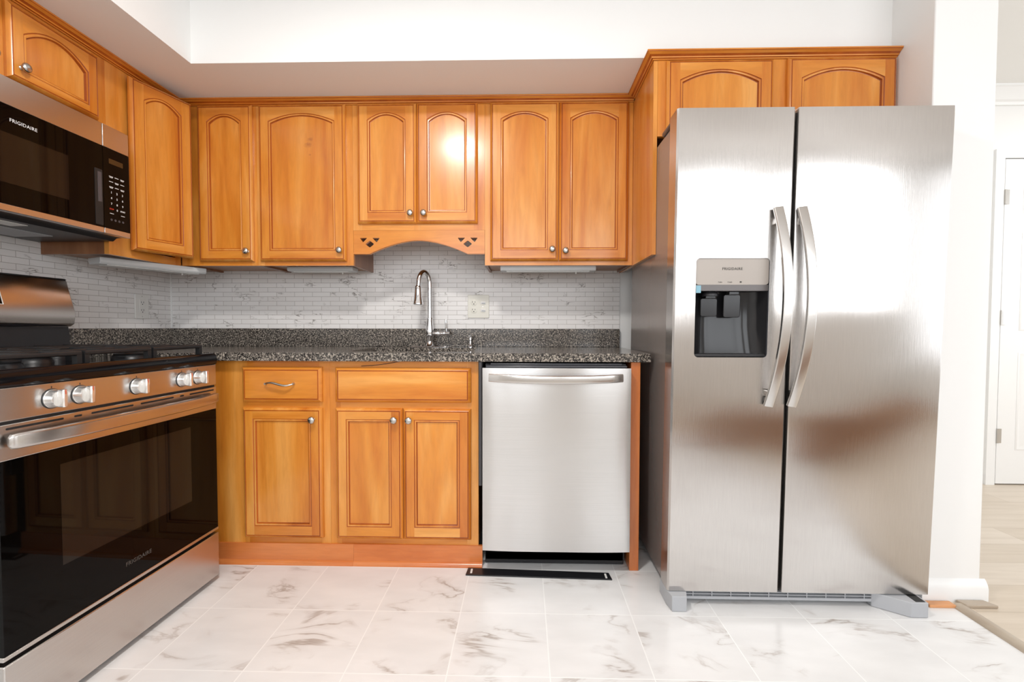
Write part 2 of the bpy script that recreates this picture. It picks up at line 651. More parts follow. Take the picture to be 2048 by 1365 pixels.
def door_frame_mesh(Wd, H, stile, brail, rise, trail):
    """Stile-and-rail frame with a moulded outer edge and a beaded opening; returns frame mesh and panel mesh."""
    mb = MB()
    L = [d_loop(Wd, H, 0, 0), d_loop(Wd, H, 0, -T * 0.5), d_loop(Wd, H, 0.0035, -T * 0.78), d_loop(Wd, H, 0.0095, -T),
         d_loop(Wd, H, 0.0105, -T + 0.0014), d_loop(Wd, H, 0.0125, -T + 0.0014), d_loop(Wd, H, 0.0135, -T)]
    mb.loops(L, [0, 0, 0, 2, 2, 2], cap_start=0)
    e = 0.0135
    N = 17

    def opening(off, y):
        x0, x1 = stile + off, Wd - stile - off
        z0, zs = brail + off, H - trail - rise - off * 0.9
        pts = [(x0, y, z0), (x1, y, z0), (x1, y, zs)]
        for k in range(1, N):
            u = k / N
            q = 2 * u - 1
            pts.append((x1 - u * (x1 - x0), y, zs + rise * (1 - q * q)))
        pts.append((x0, y, zs))
        return pts
    o0 = opening(0, -T)
    F = lambda pts, m: mb.F([mb.P(*p) for p in pts], m)
    x0, x1, zt = stile, Wd - stile, H - e
    F([(e, -T, e), (x0, -T, e), (x0, -T, zt), (e, -T, zt)], 0)
    F([(x1, -T, e), (Wd - e, -T, e), (Wd - e, -T, zt), (x1, -T, zt)], 0)
    F([(x0, -T, e), (x1, -T, e), (x1, -T, brail), (x0, -T, brail)], 1)
    arch = o0[2:]
    for a, b in zip(arch[:-1], arch[1:]):
        F([a, (a[0], -T, zt), (b[0], -T, zt), b], 1)
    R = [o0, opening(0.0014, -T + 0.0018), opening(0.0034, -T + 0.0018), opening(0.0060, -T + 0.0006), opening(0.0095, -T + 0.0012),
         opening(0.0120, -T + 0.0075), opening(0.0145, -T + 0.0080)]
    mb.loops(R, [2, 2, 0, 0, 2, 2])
    pn = MB()
    pn.F([pn.P(*p) for p in opening(0.0140, -T + 0.0079)], 0)
    # thickness behind the panel face
    pn.F([pn.P(*p) for p in opening(0.0140, -0.004)][::-1], 0)
    a, b = opening(0.0140, -T + 0.0079), opening(0.0140, -0.004)
    pn2 = MB()
    pn2.loops([b, a], [0], cap_start=0, cap_end=0)
    return mb, pn2


def knob_mesh(x, z, r=0.0152):
    k = MB()
    k.lathe([(0.0075, 0), (0.0075, -0.002), (0.005, -0.004), (0.0048, -0.012), (0.010, -0.0145), (r * 0.93, -0.0165), (r, -0.0195),
             (r * 0.96, -0.0225), (r * 0.8, -0.0255), (r * 0.45, -0.0278), (0.001, -0.0285)], 'y', (x, -T, z), 24)
    return k


def cab_door(root, x0, x1, z0, z1, y, knob=None, stile=0.05, brail=0.05, rise=0.034, trail=0.044, rot=0.0, loc=None, name='door', panel_mat=None):
    Wd, H = x1 - x0, z1 - z0
    fm, pm = door_frame_mesh(Wd, H, stile, brail, rise, trail)
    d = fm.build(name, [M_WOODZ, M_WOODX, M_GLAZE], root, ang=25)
    d.location = Vector((x0, y, z0)) - Vector(root.location) if loc is None else Vector(loc) - Vector(root.location)
    d.rotation_euler = (0, 0, rot)
    pm.build('panel', [panel_mat or M_WOODZ], d)
    if knob:
        k = knob_mesh(knob[0] - x0, knob[1] - z0).build('knob', M_NICKEL, d, label='brushed nickel knob')
    return d


def slab_front(root, x0, x1, z0, z1, y, name='drawer'):
    Wd, H = x1 - x0, z1 - z0
    mb = MB()
    L = [d_loop(Wd, H, 0, 0), d_loop(Wd, H, 0, -T * 0.5), d_loop(Wd, H, 0.0035, -T * 0.75), d_loop(Wd, H, 0.011, -T),
         d_loop(Wd, H, 0.012, -T + 0.0016), d_loop(Wd, H, 0.0145, -T + 0.0016), d_loop(Wd, H, 0.0155, -T)]
    mb.loops(L, [0, 0, 0, 1, 1, 1], cap_start=0, cap_end=0)
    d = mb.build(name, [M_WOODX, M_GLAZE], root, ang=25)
    d.location = Vector((x0, y, z0)) - Vector(root.location)
    return d


# ------------------------------------------------------------------ room shell
XW, YCOL, XCR = 3.452, -0.825, 3.675      # right stub wall: left face, end face, right face
ZS, ZC = 2.1156, 2.53                      # soffit underside, ceiling
YR, XR = -4.3, 7.4
struct('floor', box(-0.1, 3.545, -3.32, 0.1, -0.06, 0.0), M_FLOOR)
struct('floor_planks', MB().box(3.545, XR, YR, 0.6, -0.06, 0.004).box(-0.1, 3.545, YR, -3.32, -0.06, 0.004), M_PLANK)
struct('ceiling', MB().box(-0.1, XR + 0.1, YR - 0.1, -0.9, ZC, ZC + 0.08).box(-0.1, XW, -0.9, 0.7, ZC, ZC + 0.08), M_CEIL_DIM)
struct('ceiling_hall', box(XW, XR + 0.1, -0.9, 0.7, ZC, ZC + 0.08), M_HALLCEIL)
struct('wall_back', box(-0.1, XW, 0.0, 0.1, 0, ZC), M_WALL)
struct('wall_left', box(-0.1, 0.0, YR, 0.0, 0, ZC), M_WALL)
struct('wall_partition', box(XW, XCR, YCOL, 0.6, 0, ZC), M_WALL, bevel=0.004)
struct('wall_hall', box(XCR, XR, 0.522, 0.62, 0, ZC), M_WALL)
# rear wall with its window opening, right wall with its window opening
wr = MB()
for xa, xb in ((-0.1, 0.7), (2.27, 2.67), (6.4, XR + 0.1)):
    wr.box(xa, xb, YR - 0.1, YR, 0, ZC)
for xa, xb in ((0.7, 2.27), (2.67, 6.4)):
    wr.box(xa, xb, YR - 0.1, YR, 0, 0.95)
    wr.box(xa, xb, YR - 0.1, YR, 2.42, ZC)
struct('wall_rear', wr, M_WALL)
struct('wall_right', MB().box(XR, XR + 0.1, YR, -3.75, 0, ZC).box(XR, XR + 0.1, -1.05, 0.62, 0, ZC).box(XR, XR + 0.1, -3.75, -1.05, 0, 0.45).box(XR, XR + 0.1, -3.75, -1.05, 2.42, ZC), M_WALL)
for nm, xs in (('window_1', (0.7, 1.455, 2.21)), ('window_2', (2.67, 3.88, 5.11, 6.34))):
    wf = MB()
    for x in xs:
        wf.box(x, x + 0.06, YR - 0.01, YR + 0.02, 0.95, 2.42)
    for z in (0.95, 2.37):
        wf.box(xs[0], xs[-1] + 0.06, YR - 0.01, YR + 0.02, z, z + 0.05)
    struct(nm, wf, M_TRIM)
wf = MB()
for y in (-3.75, -2.43, -1.11):
    wf.box(XR - 0.02, XR + 0.03, y, y + 0.06, 0.45, 2.42)
for z in (0.45, 2.37):
    wf.box(XR - 0.02, XR + 0.03, -3.75, -1.05, z, z + 0.05)
struct('window_3', wf, M_TRIM)
struct('reflection_board', MB().box(3.20, 6.6, -2.78, -2.68, 0.004, 0.31), M_VENEER)  # unseen board added so the refrigerator doors reflect a brown band
# dropped soffit over the cabinets
so = MB()
so.box(0.0, XW, -0.625, 0.0, ZS, ZC)
so.box(0.0, 0.5845, -3.3, -0.625, ZS, ZC)
struct('ceiling_soffit', so, M_WALL)
# mosaic splash sheets
struct('wall_tile_back', box(0.0, 2.499, -0.005, 0.0, 1.0075, 1.50), M_SPLX, smooth=False)
struct('wall_tile_left', box(0.0, 0.005, -1.62, -0.005, 0.90, 1.42), M_SPLY, smooth=False)
struct('trim_1', box(0.0, 0.011, -0.011, -0.0, 1.0085, 1.33), M_TRIM)
# baseboard round the partition end
bb = MB()
pf = [(0, 0), (0.017, 0), (0.017, 0.052), (0.013, 0.066), (0.006, 0.078), (0, 0.084)]
bb.prism([(YCOL - a, b) for a, b in pf], 'x', XW, XCR + 0.017)
bb.prism([(XCR + a, b) for a, b in pf], 'y', YCOL, 0.505)
struct('baseboard_partition', bb, M_TRIM)
bb = MB().prism([(0.522 - a, b) for a, b in pf], 'x', XCR, 4.975)
struct('baseboard_hall', bb, M_TRIM)
# hall crown moulding
cm = MB().prism([(0.522, 2.43), (0.505, 2.43), (0.500, 2.447), (0.485, 2.455), (0.462, 2.488), (0.440, 2.512), (0.432, 2.516), (0.432, 2.53), (0.522, 2.53)], 'x', XCR, XR)
struct('trim_2', cm, M_TRIM, ang=20)
# hall door with casing and hinges
DX = 5.022
door = MB()
door.box(DX, DX + 0.76, 0.490, 0.520, 0.012, 2.085)
dm = struct('door_1', door, M_DOOR)


def door_panel(x0, x1, z0, z1):
    m = MB()
    lo = lambda i, y: [(x0 + i, y, z0 + i), (x1 - i, y, z0 + i), (x1 - i, y, z1 - i), (x0 + i, y, z1 - i)]
    m.loops([lo(0, 0.491), lo(0.0, 0.4885), lo(0.008, 0.4850), lo(0.020, 0.4885), lo(0.032, 0.4870)], [0] * 4, cap_start=0, cap_end=0)
    return m


for x0 in (DX + 0.115, DX + 0.42):
    for z0, z1 in ((0.23, 0.86), (1.0, 1.62), (1.74, 1.97)):
        door_panel(x0, x0 + 0.225, z0, z1).build('door_panel', M_DOOR, dm)
cs = MB()
cs.box(DX - 0.062, DX - 0.006, 0.488, 0.522, 0.004, 2.092).box(DX + 0.766, DX + 0.822, 0.488, 0.522, 0.004, 2.092).box(DX - 0.062, DX + 0.822, 0.488, 0.522, 2.092, 2.148)
cs.box(DX - 0.006, DX, 0.498, 0.522, 0.004, 2.092)
cs.build('door_casing', M_TRIM, dm)
for z in (1.847, 1.083, 0.323):
    h = MB()
    h.box(DX - 0.004, DX + 0.026, 0.4865, 0.490, z - 0.046, z + 0.046)
    h.lathe([(0.006, -0.046), (0.006, 0.046)], 'z', (DX - 0.001, 0.484, z), 12)
    h.build('hinge', M_NICKEL, dm, label='nickel hinge')
# threshold strip between tile and planks
th = MB().prism([(3.540, 0.0), (3.590, 0.0), (3.588, 0.006), (3.576, 0.013), (3.556, 0.013), (3.543, 0.006)], 'y', -3.3, -0.862)
struct('trim_3', th, M_THRESH, ang=60)
tag(MB().prism([(3.452, -0.846), (3.546, -0.846), (3.546, -0.876), (3.452, -0.876)][::-1], 'z', 0.0, 0.011).build('wood_offcut', M_RAWWOOD, bevel=0.002),
    'short orange raw wood offcut on the floor between refrigerator foot and threshold', 'wood strip')
tag(MB().prism([(3.570, -0.846), (3.668, -0.846), (3.690, -0.882), (3.578, -0.882)], 'z', 0.004, 0.016).build('flooring_offcut', M_THRESH, bevel=0.003),
    'short taupe threshold offcut with slanted ends below the white column', 'wood strip')

# ------------------------------------------------------------------ wall cabinets, back run
YU, ZUB, ZUT = -0.3073, 1.3163, 2.0872
YUD = YU - 0.0005


def carcass(root, x0, x1, yf, z0, z1, rails, stiles, skip_bottom=False):
    """Box with sides, recessed bottom, top, back and a face frame. stiles: list of (xa, xb); rails: list of (za, zb)."""
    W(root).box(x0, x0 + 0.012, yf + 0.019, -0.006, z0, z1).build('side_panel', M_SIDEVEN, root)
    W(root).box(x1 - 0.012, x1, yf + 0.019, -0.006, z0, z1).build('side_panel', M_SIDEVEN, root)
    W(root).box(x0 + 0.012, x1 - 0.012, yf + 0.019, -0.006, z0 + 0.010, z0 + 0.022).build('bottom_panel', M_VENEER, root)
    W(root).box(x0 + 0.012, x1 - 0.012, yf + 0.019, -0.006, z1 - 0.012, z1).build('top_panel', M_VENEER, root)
    f = W(root)
    for a, c in stiles:
        f.box(a, c, yf, yf + 0.019, z0, z1, 0)
    for za, zb in rails:
        prev = None
        for (a, c), (a2, c2) in zip(stiles[:-1], stiles[1:]):
            f.box(c, a2, yf, yf + 0.019, za, zb, 1)
    f.build('face_frame', [M_WOODZ, M_WOODX], root)


c1 = thing('wall_cabinet', 'narrow honey wood wall cabinet with one arched door in the corner', 'cabinet', (0.45, 0, ZUB), group='arched wall cabinets on the back wall')
carcass(c1, 0.295, 0.6755, YU, ZUB, ZUT, [(ZUB, ZUB + 0.03), (ZUT - 0.05, ZUT)], [(0.295, 0.402), (0.645, 0.6755)])
cab_door(c1, 0.392, 0.6605, 1.3355, 2.0864, YUD, knob=(0.6346, 1.383))

c2 = thing('wall_cabinet', 'honey wood wall cabinet with one wide arched door and knotty panel', 'cabinet', (0.90, 0, ZUB), group='arched wall cabinets on the back wall')
carcass(c2, 0.676, 1.1465, YU, ZUB, ZUT, [(ZUB, ZUB + 0.03), (ZUT - 0.05, ZUT)], [(0.676, 0.708), (1.105, 1.1465)])
cab_door(c2, 0.6928, 1.1155, 1.3355, 2.0864, YUD, knob=(1.089, 1.3865), rise=0.036, panel_mat=M_KNOTTY)

c3 = thing('wall_cabinet', 'short two-door honey wood wall cabinet above the sink with scalloped valance', 'cabinet', (1.46, 0, 1.486), group='arched wall cabinets on the back wall')
carcass(c3, 1.147, 1.787, YU, 1.486, ZUT, [(1.486, 1.53), (ZUT - 0.05, ZUT)], [(1.147, 1.19), (1.44, 1.478), (1.735, 1.787)])
cab_door(c3, 1.1729, 1.4583, 1.5159, 2.0864, YUD, knob=(1.4324, 1.562))
cab_door(c3, 1.4602, 1.7530, 1.5159, 2.0864, YUD, knob=(1.4966, 1.562))
# scalloped valance with pierced diamonds (a real board with holes)
def valance(root):
    x0, x1, zt, zb = 1.1475, 1.7865, 1.4855, 1.3702
    yf, th = YU, 0.018
    bm = bmesh.new()
    outer = [(x0, zt), (x0, zb), (1.2258, zb)]
    xa, xb, zp = 1.2258, 1.7041, 1.4350
    for k in range(1, 24):
        u = k / 24
        x = xa + (xb - xa) * u
        q = abs(2 * u - 1)
        outer.append((x, zb + (zp - zb) * (1 - q ** 1.75)))
    outer += [(xb, zb), (x1, zb), (x1, zt)]

    def tri(pts, r=0.003):
        out = []
        n = len(pts)
        for i in range(n):
            p, a, b = Vector(pts[i]), Vector(pts[i - 1]), Vector(pts[(i + 1) % n])
            da, db = (a - p).normalized(), (b - p).normalized()
            p0, p1 = p + da * r * 1.6, p + db * r * 1.6
            for t in (0, 0.25, 0.5, 0.75, 1):
                q = (1 - t) ** 2 * p0 + 2 * t * (1 - t) * p + t * t * p1
                out.append((q.x, q.y))
        return out
    holes = []
    for ox, m in ((0.0, 1), (0.4775, 1)):
        X = lambda v: v + ox
        holes += [tri([(X(1.1775), 1.4500), (X(1.2145), 1.4500), (X(1.1930), 1.4280)]),
                  tri([(X(1.2385), 1.4500), (X(1.2755), 1.4500), (X(1.2600), 1.4280)]),
                  tri([(X(1.2045), 1.4200), (X(1.2265), 1.4370), (X(1.2480), 1.4200), (X(1.2265), 1.4030)])]
    edges = []
    for loop in [outer] + holes:
        vs = [bm.verts.new((x, yf, z)) for x, z in loop]
        for i in range(len(vs)):
            edges.append(bm.edges.new((vs[i], vs[(i + 1) % len(vs)])))
    bmesh.ops.triangle_fill(bm, edges=edges, use_beauty=True, use_dissolve=False)
    r = bmesh.ops.extrude_face_region(bm, geom=list(bm.faces))
    bmesh.ops.translate(bm, vec=(0, th, 0), verts=[g for g in r['geom'] if isinstance(g, bmesh.types.BMVert)])
    bmesh.ops.recalc_face_normals(bm, faces=bm.faces)
    bmesh.ops.translate(bm, vec=-Vector(root.location), verts=bm.verts)
    me = bpy.data.meshes.new('valance')
    bm.to_mesh(me)
    bm.free()
    me.materials.append(M_WOODX)
    o = bpy.data.objects.new('valance', me)
    COL.objects.link(o)
    o.parent = root
    # raised lip that follows the scalloped edge
    lip = W(root)
    path = [(x, yf - 0.001, z + 0.004) for x, z in outer[1:-1]]
    lip.sweep(path, [(-0.004, -0.002), (0.002, -0.002), (0.002, 0.003), (-0.004, 0.003)], 0, ups=(0, -1, 0))
    lip.build('valance_lip', M_CROWN, o)
    return o


valance(c3)

c4 = thing('wall_cabinet', 'tall two-door honey wood wall cabinet beside the refrigerator panel', 'cabinet', (2.14, 0, ZUB), group='arched wall cabinets on the back wall')
carcass(c4, 1.7875, 2.4945, YU, ZUB, ZUT, [(ZUB, ZUB + 0.03), (ZUT - 0.05, ZUT)], [(1.7875, 1.83), (2.12, 2.16), (2.458, 2.4945)])
cab_door(c4, 1.8141, 2.1405, 1.3355, 2.0864, YUD, knob=(2.111, 1.3887))
cab_door(c4, 2.1440, 2.4724, 1.3355, 2.0864, YUD, knob=(2.1745, 1.3815))

# ------------------------------------------------------------------ cabinet above the refrigerator
YF = -0.655
c5 = thing('refrigerator_cabinet', 'deep honey wood cabinet with two arched doors above the refrigerator', 'cabinet', (2.97, 0, 1.787))
b = W(c5)
b.box(2.4955, 2.5115, YF + 0.001, -0.006, 1.313, ZUT)
b.build('side_panel', M_WOODZ, c5)
b = W(c5)
b.box(2.512, 3.449, YF + 0.02, -0.006, 1.800, 1.814)
b.box(3.435, 3.449, YF + 0.02, -0.006, 1.814, ZUT)
b.box(2.512, 3.435, YF + 0.02, -0.006, ZUT - 0.012, ZUT)
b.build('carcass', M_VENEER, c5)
f = W(c5)
f.box(2.512, 2.556, YF, YF + 0.019, 1.787, ZUT, 0)
f.box(2.960, 3.028, YF, YF + 0.019, 1.787, ZUT, 0)
f.box(3.425, 3.4505, YF, YF + 0.019, 1.787, ZUT, 0)
for a, c in ((2.556, 2.960), (3.028, 3.425)):
    f.box(a, c, YF, YF + 0.019, 1.787, 1.826, 1)
    f.box(a, c, YF, YF + 0.019, 2.05, ZUT, 1)
f.build('face_frame', [M_WOODZ, M_WOODX], c5)
cab_door(c5, 2.5445, 2.9640, 1.8115, 2.0810, YF - 0.0005, knob=(2.935, 1.835), rise=0.040, trail=0.040)
cab_door(c5, 3.0200, 3.4420, 1.8115, 2.0840, YF - 0.0005, knob=(3.049, 1.835), rise=0.040, trail=0.040)

# ------------------------------------------------------------------ left run: corner cabinet with its door ajar, cabinet over the microwave
XL = 0.290
c6 = thing('wall_cabinet', 'honey wood corner cabinet right of the microwave with door slightly ajar', 'cabinet', (0.0, -0.35, 1.3116))
b = W(c6)
b.box(0.006, XL - 0.019, -0.709, -0.697, 1.3116, ZUT)
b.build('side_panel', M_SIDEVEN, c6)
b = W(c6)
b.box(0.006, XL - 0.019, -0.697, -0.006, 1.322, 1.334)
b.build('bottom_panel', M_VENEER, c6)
f = W(c6)
f.box(XL - 0.019, XL, -0.709, -0.600, 1.3116, ZUT, 0)
f.box(XL - 0.019, XL, -0.345, -0.3075, 1.3116, ZUT, 0)
f.box(XL - 0.019, XL, -0.600, -0.345, 1.3116, 1.350, 1)
f.box(XL - 0.019, XL, -0.600, -0.345, 2.05, ZUT, 1)
f.build('face_frame', [M_WOODZ, M_WOODX], c6)
b = W(c6)
b.box(0.05, 0.06, -0.60, -0.345, 1.35, 2.05)
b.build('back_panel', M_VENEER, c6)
ang = math.atan2(0.0799, 0.2563)     # door leaf swung open by this much
dx, dy = sin(ang), cos(ang)
# front face runs from (0.3208, -0.6213) to (0.4007, -0.365); leaf is 20 mm thick behind it
nx, ny = dy, -dx
d6 = cab_door(c6, 0.0, 0.2685, 1.343, 2.073, 0.0, stile=0.052, rot=pi / 2 - ang, loc=(0.3208 - nx * T, -0.6213 - ny * T, 1.343))

c7 = thing('wall_cabinet', 'honey wood wall cabinet with arched doors above the microwave', 'cabinet', (0.0, -1.1, 1.79))
b = W(c7)
b.box(0.006, XL - 0.019, -0.722, -0.7095, 1.787, ZUT)
b.box(0.006, XL - 0.019, -1.486, -0.722, 1.787, 1.799)
b.box(0.006, XL - 0.019, -1.486, -1.474, 1.799, ZUT)
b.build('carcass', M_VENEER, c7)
XF7 = XL
f = W(c7)
f.box(XF7 - 0.019, XF7, -0.765, -0.7095, 1.787, ZUT, 0)
f.box(XF7 - 0.019, XF7, -1.12, -1.06, 1.787, ZUT, 0)
f.box(XF7 - 0.019, XF7, -1.486, -1.44, 1.787, ZUT, 0)
for a, c in ((-1.06, -0.765), (-1.44, -1.12)):
    f.box(XF7 - 0.019, XF7, a, c, 1.787, 1.835, 1)
    f.box(XF7 - 0.019, XF7, a, c, 2.05, ZUT, 1)
f.build('face_frame', [M_WOODZ, M_WOODX], c7)
cab_door(c7, 0.0, 0.325, 1.828, 2.072, 0, knob=(0.035, 1.873), rise=0.048, trail=0.034, stile=0.045, brail=0.036, rot=pi / 2, loc=(XF7 + 0.0005, -1.0795, 1.828))
cab_door(c7, 0.0, 0.325, 1.828, 2.072, 0, knob=(0.290, 1.873), rise=0.048, trail=0.034, stile=0.045, brail=0.036, rot=pi / 2, loc=(XF7 + 0.0005, -1.429, 1.828))

# crown mouldings
CR = [(0.001, 0.0), (0.006, 0.0), (0.006, 0.004), (0.011, 0.006), (0.013, 0.011), (0.020, 0.018), (0.031, 0.024), (0.033, 0.027), (0.033, 0.033), (0.001, 0.033)]
ZCR = 2.0876
CR = [(a, b * 0.82) for a, b in CR]


def crown(path, z0):
    """path: list of 2-D points; the moulding projects to the right-hand side of travel. Mitred at the bends."""
    m = MB()
    n = len(path)
    rows = []
    for i, p in enumerate(path):
        p = Vector(p)
        nn = []
        if i > 0:
            t = (p - Vector(path[i - 1])).normalized()
            nn.append(Vector((t.y, -t.x)))
        if i < n - 1:
            t = (Vector(path[i + 1]) - p).normalized()
            nn.append(Vector((t.y, -t.x)))
        if len(nn) == 1:
            off = nn[0]
        else:
            off = (nn[0] + nn[1]) / (1 + nn[0].dot(nn[1]))
        rows.append([m.P(p.x + off.x * a, p.y + off.y * a, z0 + bz) for a, bz in CR])
    k = len(CR)
    for i in range(n - 1):
        for j in range(k):
            m.F([rows[i][j], rows[i][(j + 1) % k], rows[i + 1][(j + 1) % k], rows[i + 1][j]], 1 if j in (2, 4, 6) else 0)
    m.F(rows[0][::-1])
    m.F(rows[-1])
    return m


tag(crown([(XL, -1.486), (XL, YU), (2.4955, YU)], ZCR).build('crown_molding', [M_WOODX, M_GLAZE], ang=22),
    'honey wood crown moulding bent along the corner cabinets under the soffit', 'moulding')
tag(crown([(2.4955, YU - 0.034), (2.4955, YF), (3.451, YF)], ZCR).build('crown_molding', [M_WOODX, M_GLAZE], ang=22),
    'honey wood crown moulding wrapping the cabinet above the refrigerator', 'moulding')

# ------------------------------------------------------------------ under-cabinet lights
def strip_light(root, Ld, wd, ht):
    b = MB()
    b.prism([(-wd / 2, 0), (wd / 2, 0), (wd / 2, -ht * 0.55), (wd / 2 - 0.012, -ht), (-wd / 2 + 0.006, -ht), (-wd / 2, -ht * 0.7)], 'x', -Ld / 2, Ld / 2)
    b.build('housing', M_LIGHTBODY, root, bevel=0.002)
    l = MB().box(-Ld / 2 + 0.03, Ld / 2 - 0.03, -wd / 2 + 0.012, wd / 2 - 0.02, -ht - 0.003, -ht + 0.001)
    l.build('lens', M_LENS, root)
    s = MB().lathe([(0.004, 0.001), (0.004, -0.008), (0.002, -0.011)], 'z', (Ld * 0.3, 0, -ht), 10)
    s.build('switch', M_WHITEP, root)


u1 = thing('under_cabinet_light', 'white strip light slanted under the corner cabinet', 'light', (0.238, -0.425, 1.3105), radians(66), group='under-cabinet strip lights')
strip_light(u1, 0.44, 0.100, 0.028)
u2 = thing('under_cabinet_light', 'strip light under the wide single-door wall cabinet', 'light', (0.93, -0.155, 1.3255), 0, group='under-cabinet strip lights')
strip_light(u2, 0.34, 0.085, 0.022)
u3 = thing('under_cabinet_light', 'long white strip light under the two-door cabinet near the refrigerator', 'light', (2.095, -0.225, 1.3255), 0, group='under-cabinet strip lights')
strip_light(u3, 0.47, 0.085, 0.030)

# ------------------------------------------------------------------ base cabinets
YB = -0.621
YBD = YB - 0.0005
ZCB, ZCT = 0.8745, 0.9093
k1 = thing('base_cabinet', 'honey wood base cabinet with one drawer over one door beside the range', 'cabinet', (0.95, -0.3, 0))
f = W(k1)
f.box(0.645, 0.800, YB, YB + 0.019, 0.088, ZCB, 0)
f.box(1.110, 1.1535, YB, YB + 0.019, 0.088, ZCB, 0)
f.box(0.800, 1.110, YB, YB + 0.019, 0.088, 0.130, 1)
f.box(0.800, 1.110, YB, YB + 0.019, 0.664, 0.710, 1)
f.box(0.800, 1.110, YB, YB + 0.019, 0.836, ZCB, 1)
f.build('face_frame', [M_WOODZ, M_WOODX], k1)
b = W(k1)
b.box(0.645, 0.657, YB + 0.019, -0.02, 0.088, ZCB)
b.box(1.1415, 1.1535, YB + 0.019, -0.02, 0.088, ZCB)
b.box(0.657, 1.1415, YB + 0.019, -0.02, 0.088, 0.100)
b.build('carcass', M_VENEER, k1)
dr = slab_front(k1, 0.7852, 1.1249, 0.6993, 0.8476, YBD)
pl = MB()
pts = []
for i in range(25):
    u = i / 24
    pts.append((0.107 + 0.118 * u, -T - 0.022 + 0.014 * (2 * u - 1) ** 4, 0.0788 + 0.0055 * sin(2 * pi * u) - 0.001 * u))
pl.tube(pts, 0.0040, n=10, scales=[0.7 + 0.5 * sin(pi * i / 24) for i in range(25)])
for x in (0.107, 0.225):
    pl.lathe([(0.0055, 0.0), (0.0040, -0.006), (0.0045, -0.012)], 'y', (x, -T, 0.0785), 12)
pl.build('pull_handle', M_NICKEL, dr, label='wavy nickel pull handle')
cab_door(k1, 0.7852, 1.1249, 0.1169, 0.6742, YBD, knob=(1.0902, 0.627), stile=0.046, brail=0.052, rise=0.0, trail=0.046)

k2 = thing('sink_base_cabinet', 'honey wood sink base cabinet with blank top panel and two doors', 'cabinet', (1.47, -0.3, 0))
f = W(k2)
f.box(1.154, 1.200, YB, YB + 0.019, 0.088, ZCB, 0)
f.box(1.452, 1.486, YB, YB + 0.019, 0.130, 0.664, 0)
f.box(1.738, 1.786, YB, YB + 0.019, 0.088, ZCB, 0)
f.box(1.200, 1.738, YB, YB + 0.019, 0.088, 0.130, 1)
f.box(1.200, 1.738, YB, YB + 0.019, 0.664, 0.710, 1)
f.box(1.200, 1.738, YB, YB + 0.019, 0.836, ZCB, 1)
f.build('face_frame', [M_WOODZ, M_WOODX], k2)
b = W(k2)
b.box(1.154, 1.166, YB + 0.019, -0.02, 0.088, ZCB)
b.box(1.774, 1.786, YB + 0.019, -0.02, 0.088, ZCB)
b.box(1.166, 1.774, YB + 0.019, -0.02, 0.088, 0.100)
b.build('carcass', M_VENEER, k2)
slab_front(k2, 1.1825, 1.7552, 0.6993, 0.8460, YBD, 'false_front')
cab_door(k2, 1.1825, 1.4668, 0.1169, 0.6742, YBD, knob=(1.4351, 0.6285), stile=0.046, brail=0.052, rise=0.0, trail=0.046)
cab_door(k2, 1.4705, 1.7552, 0.1169, 0.6735, YBD, knob=(1.4974, 0.6275), stile=0.046, brail=0.052, rise=0.0, trail=0.046)
cb = MB().tube([(1.29, YB - 0.004, 0.8515), (1.34, YB - 0.0045, 0.8545), (1.39, YB - 0.004, 0.8605), (1.43, YB - 0.0035, 0.867), (1.46, YB - 0.003, 0.8735)], 0.0011, n=8)
tag(cb.build('cable', M_BLACKP), 'thin dark cable hanging from countertop above blank sink panel', 'cable')

YT = -0.628
for xa, xb, lab in ((0.645, 1.2520, 'reddish wood toe kick board below the drawer base cabinet'), (1.2525, 1.8030, 'reddish wood toe kick board below the sink doors')):
    t_ = thing('toe_kick', lab, 'toe kick', ((xa + xb) / 2, YT, 0), group='toe kick boards')
    m = W(t_).box(xa, xb, YT, YT + 0.014, 0.0, 0.0885)
    m.build('board', M_CHERRY, t_)
    m = W(t_).prism([(YT, 0.0), (YT - 0.014, 0.0), (YT - 0.013, 0.008), (YT - 0.007, 0.015), (YT, 0.018)], 'x', xa, xb)
    m.build('shoe_strip', M_RAWWOOD if False else M_CHERRY, t_)

tag(MB().box(2.4185, 2.4575, -0.645, -0.03, 0.0, ZCB - 0.001).build('end_panel', M_CHERRYZ, bevel=0.002),
    'upright reddish wood end panel right of the dishwasher', 'panel')

# countertop (L-shaped, with the sink cut-out) and granite upstands
ct = thing('countertop', 'speckled grey granite countertop along the back wall', 'countertop', (1.3, -0.3, ZCB))
SX0, SX1, SY0, SY1 = 1.20, 1.74, -0.545, -0.165
m = W(ct)
YCF = -0.657
m.box(0.002, SX0, YCF, -0.002, ZCB, ZCT)
m.box(SX1, 2.496, YCF, -0.002, ZCB, ZCT)
m.box(SX0, SX1, YCF, SY0, ZCB, ZCT)
m.box(SX0, SX1, SY1, -0.002, ZCB, ZCT)
m.box(0.002, 0.62, -0.715, YCF, ZCB, ZCT)
bm = bmesh.new()
o = m.build('slab', M_GRANITE, ct)
bm.from_mesh(o.data)
bmesh.ops.remove_doubles(bm, verts=bm.verts, dist=1e-5)
bm.to_mesh(o.data)
bm.free()
tag(MB().box(0.026, 2.497, -0.026, -0.0055, ZCT, 1.0072).build('granite_upstand', M_GRANITE, bevel=0.002),
    'low granite upstand along the back wall behind the faucet', 'backsplash', 'granite upstands')
tag(MB().box(0.0055, 0.0255, -0.602, -0.0055, ZCT, 1.0072).build('granite_upstand', M_GRANITE, bevel=0.002),
    'low granite upstand on the left wall next to the range backguard', 'backsplash', 'granite upstands')
sk = thing('sink', 'undermounted stainless sink basin set in the granite countertop', 'sink', (1.47, -0.35, 0.70))
m = W(sk)
